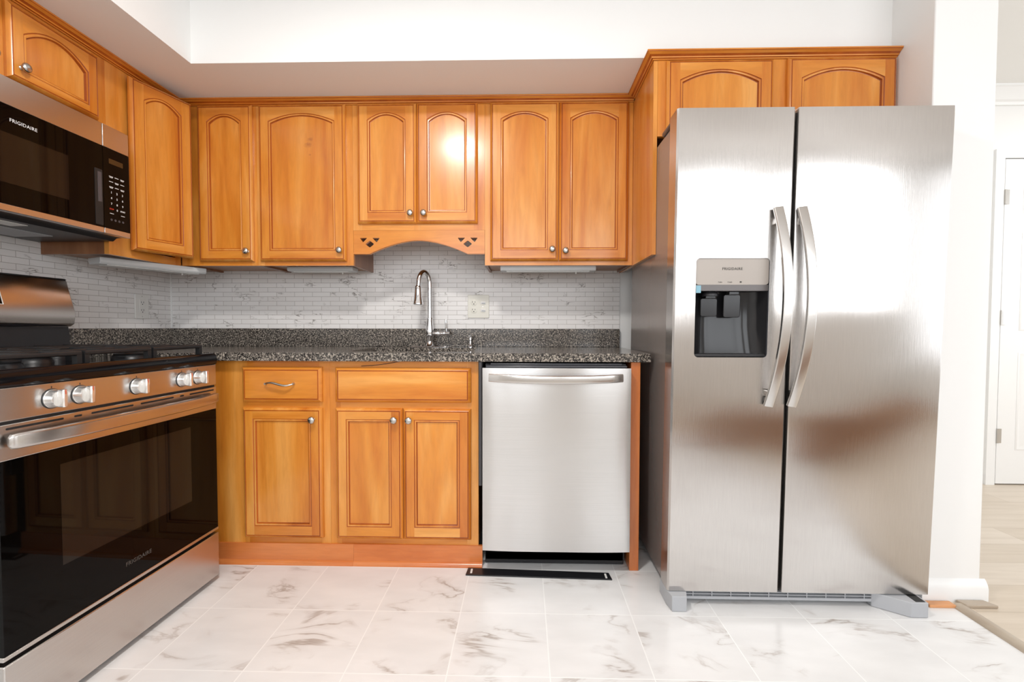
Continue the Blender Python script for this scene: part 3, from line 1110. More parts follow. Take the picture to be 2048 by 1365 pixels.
lo = lambda i, z, r: [(x, y, z) for x, y in rrect(SX0 - 0.004 + i, SX1 + 0.004 - i, SY0 - 0.004 + i, SY1 + 0.004 - i, r)]
m.loops([lo(-0.014, ZCB - 0.0015, 0.02), lo(0, ZCB - 0.0015, 0.03), lo(0.004, ZCB - 0.01, 0.04), lo(0.010, 0.74, 0.05), lo(0.045, 0.705, 0.06), lo(0.20, 0.700, 0.05)], [0] * 5, cap_end=0)
m.build('basin', M_STEELP, sk)

# ------------------------------------------------------------------ faucet, soap dispenser
FX, FY = 1.4745, -0.092
fc = thing('faucet', 'chrome pull-down kitchen faucet with side lever', 'faucet', (FX, FY, ZCT))
m = MB()
m.prism(rrect(-0.106, 0.119, -0.029, 0.029, 0.028, 8), 'z', 0.0002, 0.0055)
m.build('deck_plate', M_CHROME, fc, bevel=0.002)
m = MB()
m.lathe([(0.026, 0.0055), (0.026, 0.010), (0.020, 0.016), (0.0165, 0.028), (0.0165, 0.034), (0.0195, 0.045), (0.0215, 0.070), (0.0215, 0.092), (0.0190, 0.118), (0.0160, 0.140),
         (0.0150, 0.150), (0.0170, 0.152), (0.0170, 0.157), (0.0140, 0.159)], 'z', (0, 0, 0), 28)
m.build('body', M_CHROME, fc)
m = MB()
R = 0.0275
HZ = 0.335          # springing height of the arc
pts = [(0.0005, 0, 0.155 + k * 0.03) for k in range(6)] + [(0.0005, 0, HZ)]
ARX, ARY = -0.046, -0.058      # arc is turned toward the sink and to the left
for k in range(1, 17):
    a = pi * k / 16
    h = (1 - cos(a)) / 2
    pts.append((0.0005 + ARX * h, ARY * h, HZ + 0.062 * sin(a)))
e_ = pts[-1]
pts.append((e_[0] - 0.002, e_[1], e_[2] - 0.02))
m.tube(pts, 0.0122, n=18)
m.build('spout', M_CHROME, fc)
m = MB()
m.lathe([(0.0130, 0.0), (0.0155, -0.004), (0.0165, -0.010), (0.0178, -0.030), (0.0205, -0.062), (0.0250, -0.088), (0.0265, -0.094), (0.0262, -0.098), (0.0235, -0.099), (0.022, -0.095)], 'z', (e_[0] - 0.003, e_[1], e_[2] - 0.012), 28)
sh = m.build('spray_head', M_CHROME, fc)
MB().lathe([(0.0225, -0.0965), (0.0225, -0.0985), (0.0, -0.0987)], 'z', (e_[0] - 0.003, e_[1], e_[2] - 0.012), 24).build('spray_face', M_BLACKP, sh)
m = MB()
m.lathe([(0.0100, 0.014), (0.0100, 0.030), (0.0115, 0.032), (0.0115, 0.062), (0.0095, 0.066), (0.0085, 0.092), (0.0095, 0.095), (0.0095, 0.104), (0.007, 0.106)], 'x', (0, 0, 0.074), 20)
m.tube([(0.089, 0, 0.080), (0.0885, -0.001, 0.105), (0.0875, -0.002, 0.130), (0.087, -0.002, 0.148)], 0.0065, n=14, scales=[0.75, 0.95, 1.1, 1.0])
m.build('lever_handle', M_CHROME, fc)
sd = thing('soap_dispenser', 'small chrome soap dispenser right of the faucet', 'soap dispenser', (1.692, -0.092, ZCT))
MB().lathe([(0.014, 0.0002), (0.014, 0.005), (0.010, 0.008), (0.0068, 0.014), (0.0068, 0.036), (0.0085, 0.038), (0.0085, 0.060), (0.007, 0.063)], 'z', (0, 0, 0), 22).build('body', M_CHROME, sd)
m = MB()
m.sweep([(0, 0.006, 0.062), (0, -0.02, 0.062), (0, -0.052, 0.057)], rrect(-0.0075, 0.0075, -0.004, 0.004, 0.0035, 3), ups=(0, 0, 1))
m.build('nozzle', M_CHROME, sd)

# ------------------------------------------------------------------ outlets
o1 = thing('outlet', 'ivory double outlet plate on the back wall right of the faucet', 'outlet', (1.727, -0.0055, 1.1305), group='wall outlets')
MB().rbox(-0.0585, 0.0585, -0.006, 0.0, -0.0635, 0.0635, 0.004).build('plate', M_IVORY, o1, bevel=0.002)
for dz in (0.0207, -0.0207):
    m = MB().lathe([(0.0172, -0.0055), (0.0172, -0.0078), (0.0155, -0.0082)], 'y', (-0.025, 0, dz), 28)
    r_ = m.build('receptacle', M_IVORY, o1)
    s_ = MB()
    s_.box(-0.0335, -0.0312, -0.0088, -0.0080, dz + 0.000, dz + 0.0085).box(-0.0195, -0.0172, -0.0088, -0.0080, dz + 0.000, dz + 0.0075)
    s_.lathe([(0.0027, -0.0088), (0.0027, -0.0080)], 'y', (-0.025, 0, dz - 0.0075), 12)
    s_.build('slot', M_SLOT, r_)
    m = MB().lathe([(0.0172, -0.0055), (0.0172, -0.0065), (0.0150, -0.0068)], 'y', (0.0245, 0, dz), 28)
    r_ = m.build('receptacle', M_IVORY, o1, label='receptacle filled by a clear safety plug')
    s_ = MB()
    s_.rbox(0.0125, 0.0400, -0.0098, -0.0066, dz - 0.0085, dz + 0.0065, 0.0045)
    s_.build('safety_plug', M_WHITEP, r_)
    s_ = MB().rbox(0.018, 0.038, -0.0106, -0.0096, dz - 0.006, dz - 0.001, 0.002)
    s_.build('plug_tab', M_GREYP, r_)
MB().lathe([(0.0025, -0.006), (0.0025, -0.0068)], 'y', (0.0245, 0, 0), 10).build('screw', M_NICKEL, o1)
o2 = thing('outlet', 'white single outlet plate on the left wall near the corner', 'outlet', (0.0055, -0.2135, 1.1205), pi / 2, group='wall outlets')
MB().rbox(-0.043, 0.043, -0.006, 0.0, -0.063, 0.063, 0.006).build('plate', M_WHITEP, o2, bevel=0.002)
r_ = MB().box(-0.0185, 0.0185, -0.0078, -0.0055, -0.036, 0.036).build('receptacle', M_WHITEP, o2, bevel=0.001)
s_ = MB()
for dz in (0.020, -0.020):
    s_.box(-0.008, -0.006, -0.0085, -0.0077, dz - 0.003, dz + 0.006).box(0.006, 0.008, -0.0085, -0.0077, dz - 0.003, dz + 0.006)
    s_.lathe([(0.0026, -0.0085), (0.0026, -0.0077)], 'y', (0, 0, dz - 0.009), 10)
s_.build('slot', M_SLOT, r_)
for dz in (0.052, -0.052):
    MB().lathe([(0.003, -0.006), (0.003, -0.0068)], 'y', (0, 0, dz), 10).build('screw', M_NICKEL, o2)

# ------------------------------------------------------------------ dishwasher
dw = thing('dishwasher', 'stainless dishwasher with bowed bar handle under the countertop', 'dishwasher', (2.11, -0.35, 0))
X0, X1 = 1.8085, 2.4105
m = W(dw).box(X0 + 0.006, X1 - 0.004, -0.60, -0.04, 0.02, 0.862)
m.build('tub', M_BLACKP, dw)
m = W(dw)
NX, NZ = 24, 12
def dwy(u, v):
    return -0.684 - 0.012 * (1 - (2 * u - 1) ** 4) * (1 - 0.35 * (2 * v - 1) ** 4)
g = [[m.P(X0 + (X1 - X0) * i / NX, dwy(i / NX, j / NZ), 0.0975 + (0.8510 - 0.0975) * j / NZ) for i in range(NX + 1)] for j in range(NZ + 1)]
for j in range(NZ):
    for i in range(NX):
        m.F([g[j][i], g[j][i + 1], g[j + 1][i + 1], g[j + 1][i]])
bk = [m.P(x, -0.630, z) for x, z in ((X0, 0.0975), (X1, 0.0975), (X1, 0.8510), (X0, 0.8510))]
m.F([g[0][i] for i in range(NX + 1)][::-1] + [bk[0], bk[1]])
m.F([g[NZ][i] for i in range(NX + 1)] + [bk[2], bk[3]])
m.F([g[j][0] for j in range(NZ + 1)] + [bk[3], bk[0]])
m.F([g[j][NX] for j in range(NZ + 1)][::-1] + [bk[1], bk[2]])
m.F(bk)
dd = m.build('door', M_STEELDW, dw, ang=40)
m = W(dw).box(X0 + 0.012, X1 - 0.012, -0.668, -0.628, 0.8512, 0.8600)
m.box(X0 + 0.03, X1 - 0.03, -0.655, -0.625, 0.860, 0.868)
m.build('top_rim', M_DKGREYP, dw, bevel=0.003)
# bowed handle in its recess
m = W(dw)
hp = []
for i in range(25):
    u = i / 24
    hp.append((1.8366 + (2.3738 - 1.8366) * u, -0.690 - 0.040 * (1 - (2 * u - 1) ** 2) ** 0.8 - 0.006, 0.8130 - 0.0045 * (1 - (2 * u - 1) ** 2)))
m.sweep(hp, rrect(-0.006, 0.006, -0.0165, 0.0165, 0.0055, 4), ups=(0, 0, 1))
m.build('handle', M_STEELP, dd)
m = W(dw).box(X0 + 0.004, X1 - 0.006, -0.600, -0.575, 0.003, 0.095)
m.build('kick_plate', M_BLACKP, dw, bevel=0.003)
m = W(dw).box(1.792, 1.803, -0.665, -0.58, 0.36, 0.872)
m.build('side_gasket', M_FELT, dw)

# floor register
fv = thing('floor_register', 'flat black floor vent register in the tile before the dishwasher', 'vent', (2.043, -0.684, 0))
m = W(fv)
m.prism([(1.745, -0.647), (1.7405, -0.7025), (2.334, -0.7225), (2.3285, -0.672)], 'z', 0.0002, 0.005)
m.build('plate', M_BLACKP, fv, bevel=0.001)
for x, y in ((1.762, -0.675), (2.312, -0.698)):
    m = W(fv).prism([(x - 0.004, y - 0.017), (x + 0.004, y - 0.017), (x + 0.004, y + 0.017), (x - 0.004, y + 0.017)], 'z', 0.0045, 0.0058)
    m.build('tab', M_WHITEP, fv, label='white slot at the end of the register')

# ------------------------------------------------------------------ refrigerator (whole body leans forward very slightly on its feet)
rf = thing('refrigerator', 'stainless side-by-side refrigerator with ice and water dispenser', 'refrigerator', (2.97, -0.55, 0))
LEAN = 0.029


def RW():
    L = Vector(rf.location)
    m = MB()
    m.xf = lambda p: Vector((p.x, p.y - LEAN * (p.z - 0.9), p.z)) - L
    return m


FXA, FXB, FXC, FXD = 2.5005, 2.9010, 2.9105, 3.4330
FY0, FZ0, FZ1 = -0.9162, 0.058, 1.768
m = RW().box(FXA + 0.012, FXD - 0.006, -0.830, -0.22, 0.045, 1.745)
m.build('body', M_SIDEGREY, rf, bevel=0.004)
DT = 0.080     # door thickness
DSP = (2.5765, 2.8300, 0.9115, 1.2585)   # dispenser opening


def fridge_door(x0, x1, hole=None):
    m = RW()
    yb, yf = FY0 + DT, FY0
    if hole is None:
        r = 0.006
        P_ = [(x0, yb), (x1, yb), (x1, yf + r), (x1 - r * 0.3, yf + r * 0.3), (x1 - r, yf), (x0 + r, yf), (x0 + r * 0.3, yf + r * 0.3), (x0, yf + r)]
        m.prism(P_, 'z', FZ0, FZ1)
    else:
        hx0, hx1, hz0, hz1 = hole
        N = 6
        inner = rrect(hx0, hx1, hz0, hz1, 0.014, N)
        # outer rectangle sampled to match the rounded hole
        cx, cz = (hx0 + hx1) / 2, (hz0 + hz1) / 2
        outer = []
        cor = [(x1, FZ0), (x1, FZ1), (x0, FZ1), (x0, FZ0)]
        r = 0.006
        cor_i = [(x1 - r, FZ0), (x1 - r, FZ1), (x0 + r, FZ1), (x0 + r, FZ0)]
        n = N + 1
        def spread(c):
            out = []
            for k in range(4):
                out += [c[k]] * n
            return out
        # front face: four quads round the hole plus corner fans
        idx_in = [m.P(a, yf, b_) for a, b_ in inner]
        idx_c = [m.P(a, yf, b_) for a, b_ in cor_i]
        for k in range(4):
            s0 = k * n
            for j in range(n - 1):
                m.F([idx_c[k], idx_in[s0 + j + 1], idx_in[s0 + j]])
            k2 = (k + 1) % 4
            m.F([idx_c[k], idx_c[k2], idx_in[(k2 * n) % len(inner)], idx_in[s0 + n - 1]])
        idx_d = [m.P(a, yf + 0.055, b_) for a, b_ in inner]
        L_ = len(inner)
        for j in range(L_):
            m.F([idx_in[j], idx_in[(j + 1) % L_], idx_d[(j + 1) % L_], idx_d[j]], 1)
        # sides, top, bottom, back
        e = [m.P(a, yf + r, b_) for a, b_ in cor]
        bq = [m.P(a, yb, b_) for a, b_ in cor]
        for k in range(4):
            k2 = (k + 1) % 4
            m.F([idx_c[k], idx_c[k2], e[k2], e[k]])
            m.F([e[k], e[k2], bq[k2], bq[k]])
        m.F(bq)
    return m


dl = fridge_door(FXA, FXB, DSP).build('freezer_door', [M_STEELZ, M_DKGREYP], rf, ang=30)
drr = fridge_door(FXC, FXD).build('fridge_door', [M_STEELZ], rf, ang=30)
m = RW().box(FXB - 0.004, FXC + 0.004, FY0 + 0.035, FY0 + 0.079, FZ0 + 0.004, FZ1 - 0.004)
m.build('door_gasket', M_RUBBER, rf)
m = RW().box(FXA + 0.012, FXD - 0.012, FY0 + 0.0795, FY0 + 0.089, FZ0 + 0.01, FZ1 - 0.02)
m.build('seal', M_RUBBER, rf)
for xa in (FXA + 0.004, FXD - 0.115):
    m = RW().box(xa, xa + 0.11, -0.885, -0.72, 1.7455, 1.763)
    m.build('hinge_cover', M_DKGREYP, rf, bevel=0.006)

# dispenser
hx0, hx1, hz0, hz1 = DSP
m = RW()
m.prism(rrect(hx0 + 0.001, hx1 - 0.001, 1.1665, hz1 - 0.001, 0.010, 5), 'y', FY0 + 0.003, FY0 + 0.03)
dp = m.build('dispenser_panel', M_TAUPE, dl, label='taupe control panel of the dispenser')
m = RW().box(hx0 + 0.001, hx1 - 0.001, FY0 + 0.004, FY0 + 0.04, 1.1455, 1.1663)
m.build('dispenser_brow', M_STRIP, dl)
m = RW()
# concave niche
NI = 16
rows = []
for zz, dep in ((hz0 + 0.001, 0.052), (hz0 + 0.03, 0.060), (1.02, 0.074), (1.10, 0.076), (1.145, 0.070)):
    row = []
    for i in range(NI + 1):
        u = i / NI
        q = 2 * u - 1
        row.append(m.P(hx0 + 0.001 + (hx1 - hx0 - 0.002) * u, FY0 + 0.008 + (dep - 0.008) * (1 - abs(q) ** 5), zz))
    rows.append(row)
for j in range(len(rows) - 1):
    for i in range(NI):
        m.F([rows[j][i], rows[j][i + 1], rows[j + 1][i + 1], rows[j + 1][i]])
m.build('dispenser_niche', M_DISPBLK, dl, ang=80)
m = RW().rbox(hx0 + 0.004, hx1 - 0.004, FY0 + 0.006, FY0 + 0.058, hz0 + 0.003, hz0 + 0.012, 0.003, 'y')
m.build('drip_tray', M_BLACKP, dl)
for xc, zt, zb in ((2.640, 1.122, 1.056), (2.722, 1.135, 1.053)):
    m = RW()
    m.rbox(xc - 0.030, xc + 0.030, FY0 + 0.042, FY0 + 0.047, zb, zt, 0.008, 'y')
    m.box(xc - 0.018, xc + 0.018, FY0 + 0.026, FY0 + 0.060, zt - 0.002, 1.1452)
    m.build('dispenser_paddle', M_DISPBLK, dl, bevel=0.002)
m = RW().lathe([(0.028, 0.0), (0.028, 0.008), (0.022, 0.016)], 'z', (2.640, FY0 + 0.036, 1.128), 20)
m.build('ice_chute', M_BLACKP, dl)
m = RW().box(2.579, 2.596, FY0 + 0.0025, FY0 + 0.004, 1.138, 1.164)
m.build('protective_film', M_BLUE, dl, label='pale blue leftover protective film')
_yl = FY0 + 0.0026
def RL(x, y, z):
    return Vector((x, y - LEAN * (z - 0.9), z)) - Vector(rf.location)
RT = (radians(90) + math.atan(LEAN), 0, 0)
lettering('brand_lettering', 'FRIGIDAIRE', 0.0125, RL(2.7030, _yl, 1.2215), RT, M_INK, dl, space=1.12, bold=0.0002)
for x, tx in ((2.6619, 'Cube'), (2.6953, 'Crush')):
    lettering('button_lettering', tx, 0.0065, RL(x, _yl, 1.1757), RT, M_INK, dl)
m = RW().box(2.7300, 2.7360, FY0 + 0.0022, FY0 + 0.0031, 1.1735, 1.1785)
m.build('lock_symbol', M_INK, dl)

# bowed handles
def fridge_handle(xc, door, bow):
    m = RW()
    pts = []
    for i in range(33):
        u = i / 32
        z = 0.742 + (1.427 - 0.742) * u
        q = 2 * u - 1
        y = FY0 - 0.014 - 0.046 * (1 - q * q)
        pts.append((xc + bow * (1 - q * q) + 0.004 * q - 0.003 * (1 - u), y, z))
    m.sweep(pts, rrect(-0.0165, 0.0165, -0.0075, 0.0075, 0.005, 4), ups=(0, -1, 0))
    h = m.build('handle', M_STEELP, door, label='bowed stainless handle', ang=50)
    for u in (0.05, 0.95):
        i = int(round(u * 32))
        x, y, z = pts[i]
        m = RW().rbox(x - 0.010, x + 0.012, y + 0.004, FY0 + 0.001, z - 0.013, z + 0.013, 0.005, 'y')
        m.build('handle_mount', M_STEELP, h)


fridge_handle(2.840, dl, 0.024)
fridge_handle(2.9205, drr, 0.024)

# base grille and feet covers
L = Vector(rf.location)
m = W(rf)
gx0, gx1, gy = 2.555, 3.360, -0.872
m.box(gx0, gx1, gy, gy + 0.02, 0.018, 0.028)
for z in (0.0355, 0.0455):
    m.box(gx0, gx1, gy, gy + 0.012, z, z + 0.0028)
for i in range(11):
    x = 2.60 + 0.0688 * i
    m.box(x, x + 0.003, gy + 0.001, gy + 0.012, 0.028, 0.058)
m.build('base_grille', M_GREYP, rf)
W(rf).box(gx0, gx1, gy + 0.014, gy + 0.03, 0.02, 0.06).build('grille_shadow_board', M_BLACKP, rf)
m = W(rf)
m.prism([(2.508, -0.925), (2.560, -0.925), (2.575, -0.872), (2.575, -0.80), (2.500, -0.80), (2.500, -0.875)], 'z', 0.001, 0.056)
m.build('foot_cover', M_GREYP, rf, bevel=0.002)
m = W(rf)
m.prism([(3.335, -0.938), (3.394, -0.938), (3.400, -0.80), (3.245, -0.80), (3.245, -0.872)], 'z', 0.001, 0.054)
m.build('foot_cover', M_GREYP, rf, bevel=0.002)
m = W(rf).box(3.355, 3.388, -0.932, -0.86, 0.0535, 0.0548)
m.build('foot_slot', M_SLOT, rf)

# ------------------------------------------------------------------ range (local frame: x along its front, -y forward)
RB = 0.0353
th_r = math.atan2(1.0, RB)
RWD = 0.757
_dir = Vector((RB, 1.0)).normalized()
rx0 = 0.7527 - _dir.x * RWD
ry0 = -0.7538 - _dir.y * RWD
rg = thing('gas_range', 'stainless gas range with black cooktop and glass oven door', 'range', (rx0, ry0, 0), th_r)
X = lambda t: RWD - t
m = MB().box(0.004, RWD - 0.004, 0.028, 0.700, 0.030, 0.880)
m.build('body', M_BLACKP, rg)
for x in (0.04, RWD - 0.055):
    for y in (0.06, 0.64):
        MB().lathe([(0.018, 0.0), (0.018, 0.012), (0.010, 0.014), (0.010, 0.031)], 'z', (x, y, 0), 14).build('foot', M_RUBBER, rg)
# storage drawer
MB().box(0.0, RWD, 0.0, 0.030, 0.0205, 0.193).build('drawer_front', M_STEELX, rg, bevel=0.003)
# oven door
od = MB()
od.box(0.0, RWD, 0.0, 0.028, 0.691, 0.779)
odo = od.build('oven_door', M_STEELX, rg, bevel=0.002)
gl = MB().box(0.003, RWD - 0.003, 0.0008, 0.028, 0.216, 0.691)
MB().box(0.0, RWD, 0.0, 0.028, 0.2045, 0.216).build('bottom_trim', M_STEELX, odo, bevel=0.002)
gls = gl.build('door_glass', M_GLASSBLK, odo, label='black oven door glass')
MB().box(X(0.611), X(0.140), 0.0003, 0.001, 0.370, 0.646).build('oven_window', M_OVENWIN, odo, label='smoked see-through oven window')
lettering('brand_lettering', 'FRIGIDAIRE', 0.0175, (X(0.3725), 0.0003, 0.2725), FACE, M_INK, odo, space=1.1, bold=0.0003)
for t0, t1 in ((0.7363, 0.5986), (0.5694, 0.5480), (0.5196, 0.3808), (0.3528, 0.2175), (0.1879, 0.1702), (0.1415, 0.0150)):
    MB().rbox(X(t0), X(t1), -0.0006, 0.004, 0.7650, 0.7705, 0.0027).build('vent_slot', M_SLOT, odo)
m = MB()
hp = []
for u in [0.0, 0.006] + [0.018 + 0.964 * i / 24 for i in range(25)] + [0.994, 1.0]:
    q = 2 * u - 1
    hp.append((0.014 + (RWD - 0.028) * u, -0.014 - 0.026 * (1 - q ** 4), 0.7385))
m.sweep(hp, rrect(-0.008, 0.008, -0.0195, 0.0195, 0.0075, 5), ups=(0, 0, 1), scales=[0.55, 0.92] + [1.0] * 25 + [0.92, 0.55])
hd = m.build('handle', M_STEELX, odo, label='wide bowed stainless handle bar')
for x in (0.05, RWD - 0.05):
    MB().rbox(x - 0.011, x + 0.011, -0.016, 0.001, 0.726, 0.751, 0.005).build('handle_mount', M_STEELX, hd)
MB().box(0.003, RWD - 0.003, 0.006, 0.03, 0.779, 0.787).build('vent_gap', M_SLOT, rg)
# control panel and knobs
cp = MB().box(0.0, RWD, 0.0, 0.030, 0.7865, 0.868).build('control_panel', M_STEELX, rg, bevel=0.002)
for t in (0.6277, 0.5511, 0.3673, 0.1787, 0.0994):
    k = MB()
    kz = 0.8262
    k.lathe([(0.0250, 0.0), (0.0250, -0.004), (0.0235, -0.006), (0.0222, -0.020), (0.0205, -0.024), (0.001, -0.0245)], 'y', (X(t), 0.0, kz), 30)
    kn = k.build('knob', M_KNOB, cp, label='bright metal burner knob')
    g_ = MB()
    g_.prism([(X(t) - 0.0065, kz - 0.0225), (X(t) + 0.0065, kz - 0.0225), (X(t) + 0.0065, kz + 0.0245), (X(t) - 0.0065, kz + 0.0245)], 'y', -0.040, -0.022)
    g_.build('grip', M_KNOB, kn, bevel=0.003)
    MB().lathe([(0.0268, 0.0), (0.0268, -0.0012)], 'y', (X(t), 0.0, kz), 30).build('knob_ring', M_BLACKP, kn)
    MB().box(X(t) - 0.0008, X(t) + 0.0008, -0.0404, -0.0395, kz + 0.012, kz + 0.024).build('red_mark', M_REDINK, kn)
    MB().box(X(t) - 0.0008, X(t) + 0.0008, -0.0006, 0.0005, kz + 0.028, kz + 0.033).build('tick_mark', M_SLOT, cp)
# cooktop
m = MB()
prof = [(0.002, 0.868), (-0.003, 0.871), (-0.005, 0.882), (-0.004, 0.900), (0.002, 0.909), (0.012, 0.9125), (0.026, 0.9110), (0.042, 0.900), (0.640, 0.899), (0.655, 0.905), (0.700, 0.905), (0.700, 0.868)]
m.prism(prof, 'x', 0.0, RWD)
m.build('cooktop', M_BLACKG, rg, ang=50)
# burners
for bx, by, r in ((0.17, 0.20, 0.048), (0.17, 0.49, 0.038), (RWD / 2, 0.345, 0.050), (RWD - 0.17, 0.20, 0.052), (RWD - 0.17, 0.49, 0.036)):
    q = MB()
    q.lathe([(r * 1.1, 0.8985), (r * 1.05, 0.906), (r, 0.910), (r, 0.914)], 'z', (bx, by, 0), 28)
    q_ = q.build('burner', M_BLACKP, rg)
    MB().lathe([(r * 0.92, 0.914), (r * 0.95, 0.919), (r * 0.80, 0.923), (0.002, 0.924)], 'z', (bx, by, 0), 28).build('burner_cap', M_IRON, q_)
# continuous grates: three sections
for x0, x1 in ((0.022, 0.252), (0.262, 0.495), (0.505, 0.735)):
    q = MB()
    y0, y1, zt, w = 0.046, 0.630, 0.946, 0.0065
    bar = rrect(-w, w, -0.0065, 0.0065, 0.004, 3)
    def line(a, b_):
        q.sweep([a, b_], bar, ups=(0, 0, 1))
    zc = zt - 0.0065
    for x in (x0 + w, x1 - w):
        line((x, y0, zc), (x, y1, zc))
    for y in (y0, 0.165, 0.330, 0.495, y1):
        line((x0, y, zc), (x1, y, zc))
    xm = (x0 + x1) / 2
    line((xm, y0, zc), (xm, 0.150, zc))
    line((xm, 0.240, zc), (xm, 0.420, zc))
    line((xm, 0.540, zc), (xm, y1, zc))
    for x in (x0 + w, x1 - w):
        for y in (y0 + 0.002, 0.330, y1 - 0.002):
            q.box(x - 0.0075, x + 0.0075, y - 0.008, y + 0.008, 0.8985, zc)
    q.build('grate', M_IRON, rg, bevel=0.0)
# backguard
m = MB()
m.prism([(0.602, 0.900), (0.612, 1.016), (0.700, 1.016), (0.700, 0.900)], 'x', 0.006, RWD - 0.006)
m.build('backguard_base', M_BLACKP, rg)
m = MB()
m.prism([(0.620, 1.201), (0.583, 1.068), (0.590, 1.026), (0.606, 1.0165), (0.703, 1.0165), (0.703, 1.206), (0.626, 1.206)], 'x', 0.0, RWD)
bg = m.build('backguard', M_STEELX, rg, bevel=0.004, label='sloped stainless backguard')
m = MB().prism([(0.6185, 1.2035), (0.7035, 1.2035), (0.7035, 1.2085), (0.6265, 1.2085)], 'x', 0.001, RWD - 0.001)
m.build('backguard_top', M_BLACKP, bg)
def bgp(x, z, off):
    u = (z - 1.068) / (1.201 - 1.068)
    return (x, 0.583 + (0.620 - 0.583) * u - off, z)
def bgquad(x0, x1, z0, z1, off):
    q = MB()
    q.loops([[bgp(x0, z0, -0.004), bgp(x1, z0, -0.004), bgp(x1, z1, -0.004), bgp(x0, z1, -0.004)], [bgp(x0, z0, off), bgp(x1, z0, off), bgp(x1, z1, off), bgp(x0, z1, off)]], [0], cap_start=0, cap_end=0)
    return q
bgquad(0.240, 0.5075, 1.094, 1.168, 0.0006).build('display_frame', M_WHITEP, bg)
bgquad(0.243, 0.5035, 1.096, 1.166, 0.0012).build('display', M_GLASSBLK, bg)

# ------------------------------------------------------------------ over-the-range microwave (local frame like the range)
MWD = 0.757
mw = thing('microwave', 'stainless and black over-the-range microwave under the left wall cabinet', 'microwave', (0.400, -0.732 - MWD, 0), pi / 2)
XM = lambda y: y + 0.732 + MWD
ZM0, ZM1 = 1.3690, 1.7775
m = MB()
m.prism([(0.026, ZM1), (0.026, ZM0 + 0.003), (0.055, ZM0 + 0.001), (0.070, 1.3580), (0.385, 1.3580), (0.385, ZM1)], 'x', 0.001, MWD - 0.001)
m.build('body', M_BLACKP, mw)
XSP = XM(-0.8472)
md = MB()
md.box(0.0, XSP - 0.0012, 0.0, 0.024, 1.6935, ZM1)
mdo = md.build('door', M_STEELX, mw, bevel=0.0015)
MB().box(0.0, XSP - 0.0012, 0.0, 0.024, ZM0, 1.3900).build('bottom_trim', M_STEELX, mdo, bevel=0.0015)
MB().box(0.0, XSP - 0.0012, 0.0006, 0.024, 1.3900, 1.6935).build('door_glass', M_GLASSBLK, mdo, label='black glass of the microwave door')
MB().box(XM(-1.40), XM(-0.982), 0.0001, 0.0008, 1.4555, 1.608).build('door_window', M_MWWIN, mdo, label='smoked microwave window')
lettering('brand_lettering', 'FRIGIDAIRE', 0.0150, (XM(-1.1245), 0.0004, 1.6500), FACE, M_WHITEINK, mdo, space=1.1)
m = MB().rbox(XM(-0.8835), XM(-0.8520), -0.0008, 0.004, 1.3960, 1.6020, 0.003)
hd = m.build('pocket_handle', M_SLOT, mdo, label='black pocket handle at door edge')
MB().box(XM(-0.8720), XM(-0.8560), -0.0012, 0.0, 1.482, 1.592).build('handle_inset', M_DKGREYP, hd)
mc = MB()
mc.box(XSP + 0.0008, MWD, 0.0, 0.024, 1.6935, ZM1)
mco = mc.build('control_panel', M_STEELX, mw, bevel=0.0015)
MB().box(XSP + 0.0008, MWD, 0.0, 0.024, ZM0, 1.3900).build('bottom_trim', M_STEELX, mco, bevel=0.0015)
MB().box(XSP + 0.0008, MWD, 0.0006, 0.024, 1.3900, 1.6935).build('keypad', M_GLASSBLK, mco)
MB().box(XM(-0.8220), XM(-0.7600), 0.0, 0.0008, 1.6370, 1.6560).build('display', plain('amber_display', lin(62, 42, 18), 0.2), mco)
cxs = (XM(-0.8140), XM(-0.7895), XM(-0.7645))
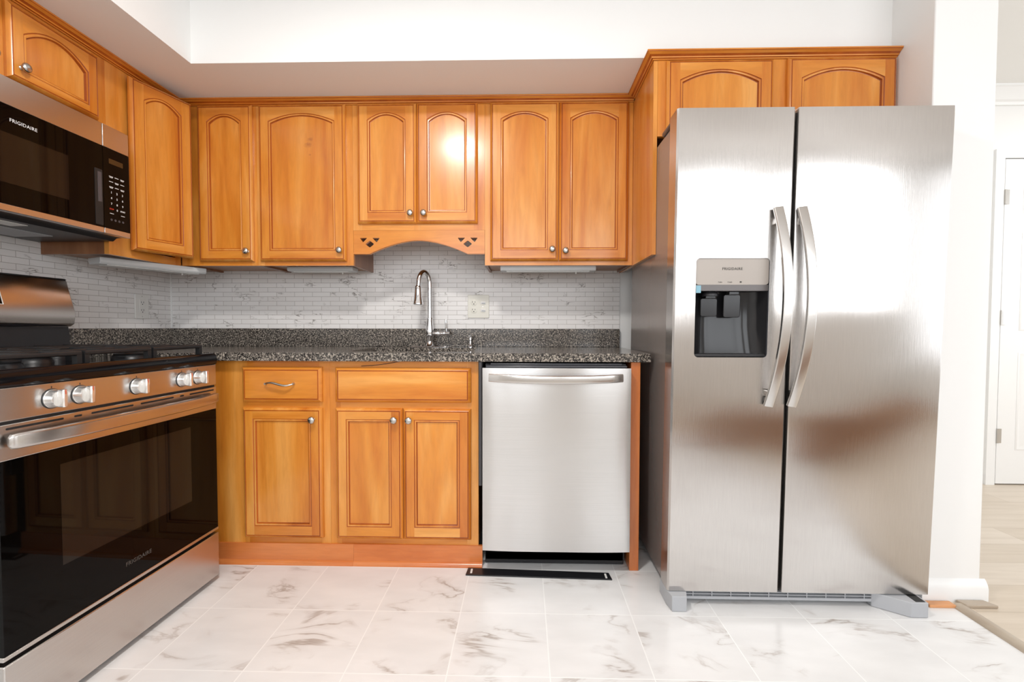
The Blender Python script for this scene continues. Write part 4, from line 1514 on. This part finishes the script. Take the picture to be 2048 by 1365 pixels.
for r, row in enumerate((('1', '2', '3'), ('4', '5', '6'), ('7', '8', '9'))):
    for c_, s_ in enumerate(row):
        lettering('key_lettering', s_, 0.0110, (cxs[c_], 0.0004, 1.5290 - 0.0215 * r), FACE, M_WHITEINK, mco, bold=0.0002)
lettering('key_lettering', '0', 0.0110, (cxs[1], 0.0004, 1.4655), FACE, M_WHITEINK, mco, bold=0.0002)
lettering('key_lettering', 'START', 0.0075, (cxs[2], 0.0004, 1.4660), FACE, M_WHITEINK, mco, bold=0.0002)
lettering('key_lettering', 'STOP', 0.0075, (cxs[0], 0.0004, 1.4660), FACE, M_REDINK, mco, bold=0.0002)
for r in range(3):
    for c_ in range(3):
        q = MB()
        z = 1.5890 - 0.0195 * r
        q.box(cxs[c_] - 0.0085, cxs[c_] + 0.0085, 0.0, 0.0008, z - 0.0010, z + 0.0012)
        if (r + c_) % 2 == 0:
            q.box(cxs[c_] - 0.0065, cxs[c_] + 0.0065, 0.0, 0.0008, z - 0.0045, z - 0.0025)
        q.build('key_marking', M_WHITEINK, mco)
for x in (cxs[0], cxs[2]):
    MB().box(x - 0.0085, x + 0.0085, 0.0, 0.0008, 1.4480, 1.4500).build('key_marking', M_WHITEINK, mco)
for i in range(4):
    x = cxs[0] - 0.002 + i * 0.0172
    MB().lathe([(0.0045, 0.0), (0.0045, 0.0008)], 'y', (x, 0.0, 1.4255), 14).build('key_symbol', M_DKGREYP, mco)
# underside: grease filters and cooktop lamp
for x0, x1 in ((0.10, 0.34), (0.42, 0.64)):
    MB().box(x0, x1, 0.20, 0.345, 1.3555, 1.3585).build('grease_filter', M_GREYP, mw)
MB().box(0.30, 0.46, 0.10, 0.16, 1.3560, 1.3582).build('lamp_lens', M_LENS, mw)

# ------------------------------------------------------------------ ceiling fixture (out of frame, lights the room)
cl = thing('ceiling_light', 'round white flush ceiling light mirrored in the cabinet doors', 'light', (1.49, -1.78, ZC))
MB().lathe([(0.17, 0.0), (0.17, -0.025), (0.155, -0.03)], 'z', (0, 0, 0), 32).build('canopy', M_TRIM, cl)
MB().lathe([(0.150, -0.03), (0.148, -0.045), (0.125, -0.07), (0.08, -0.088), (0.02, -0.095)], 'z', (0, 0, 0), 32).build('lamp_shade', M_LAMP, cl)
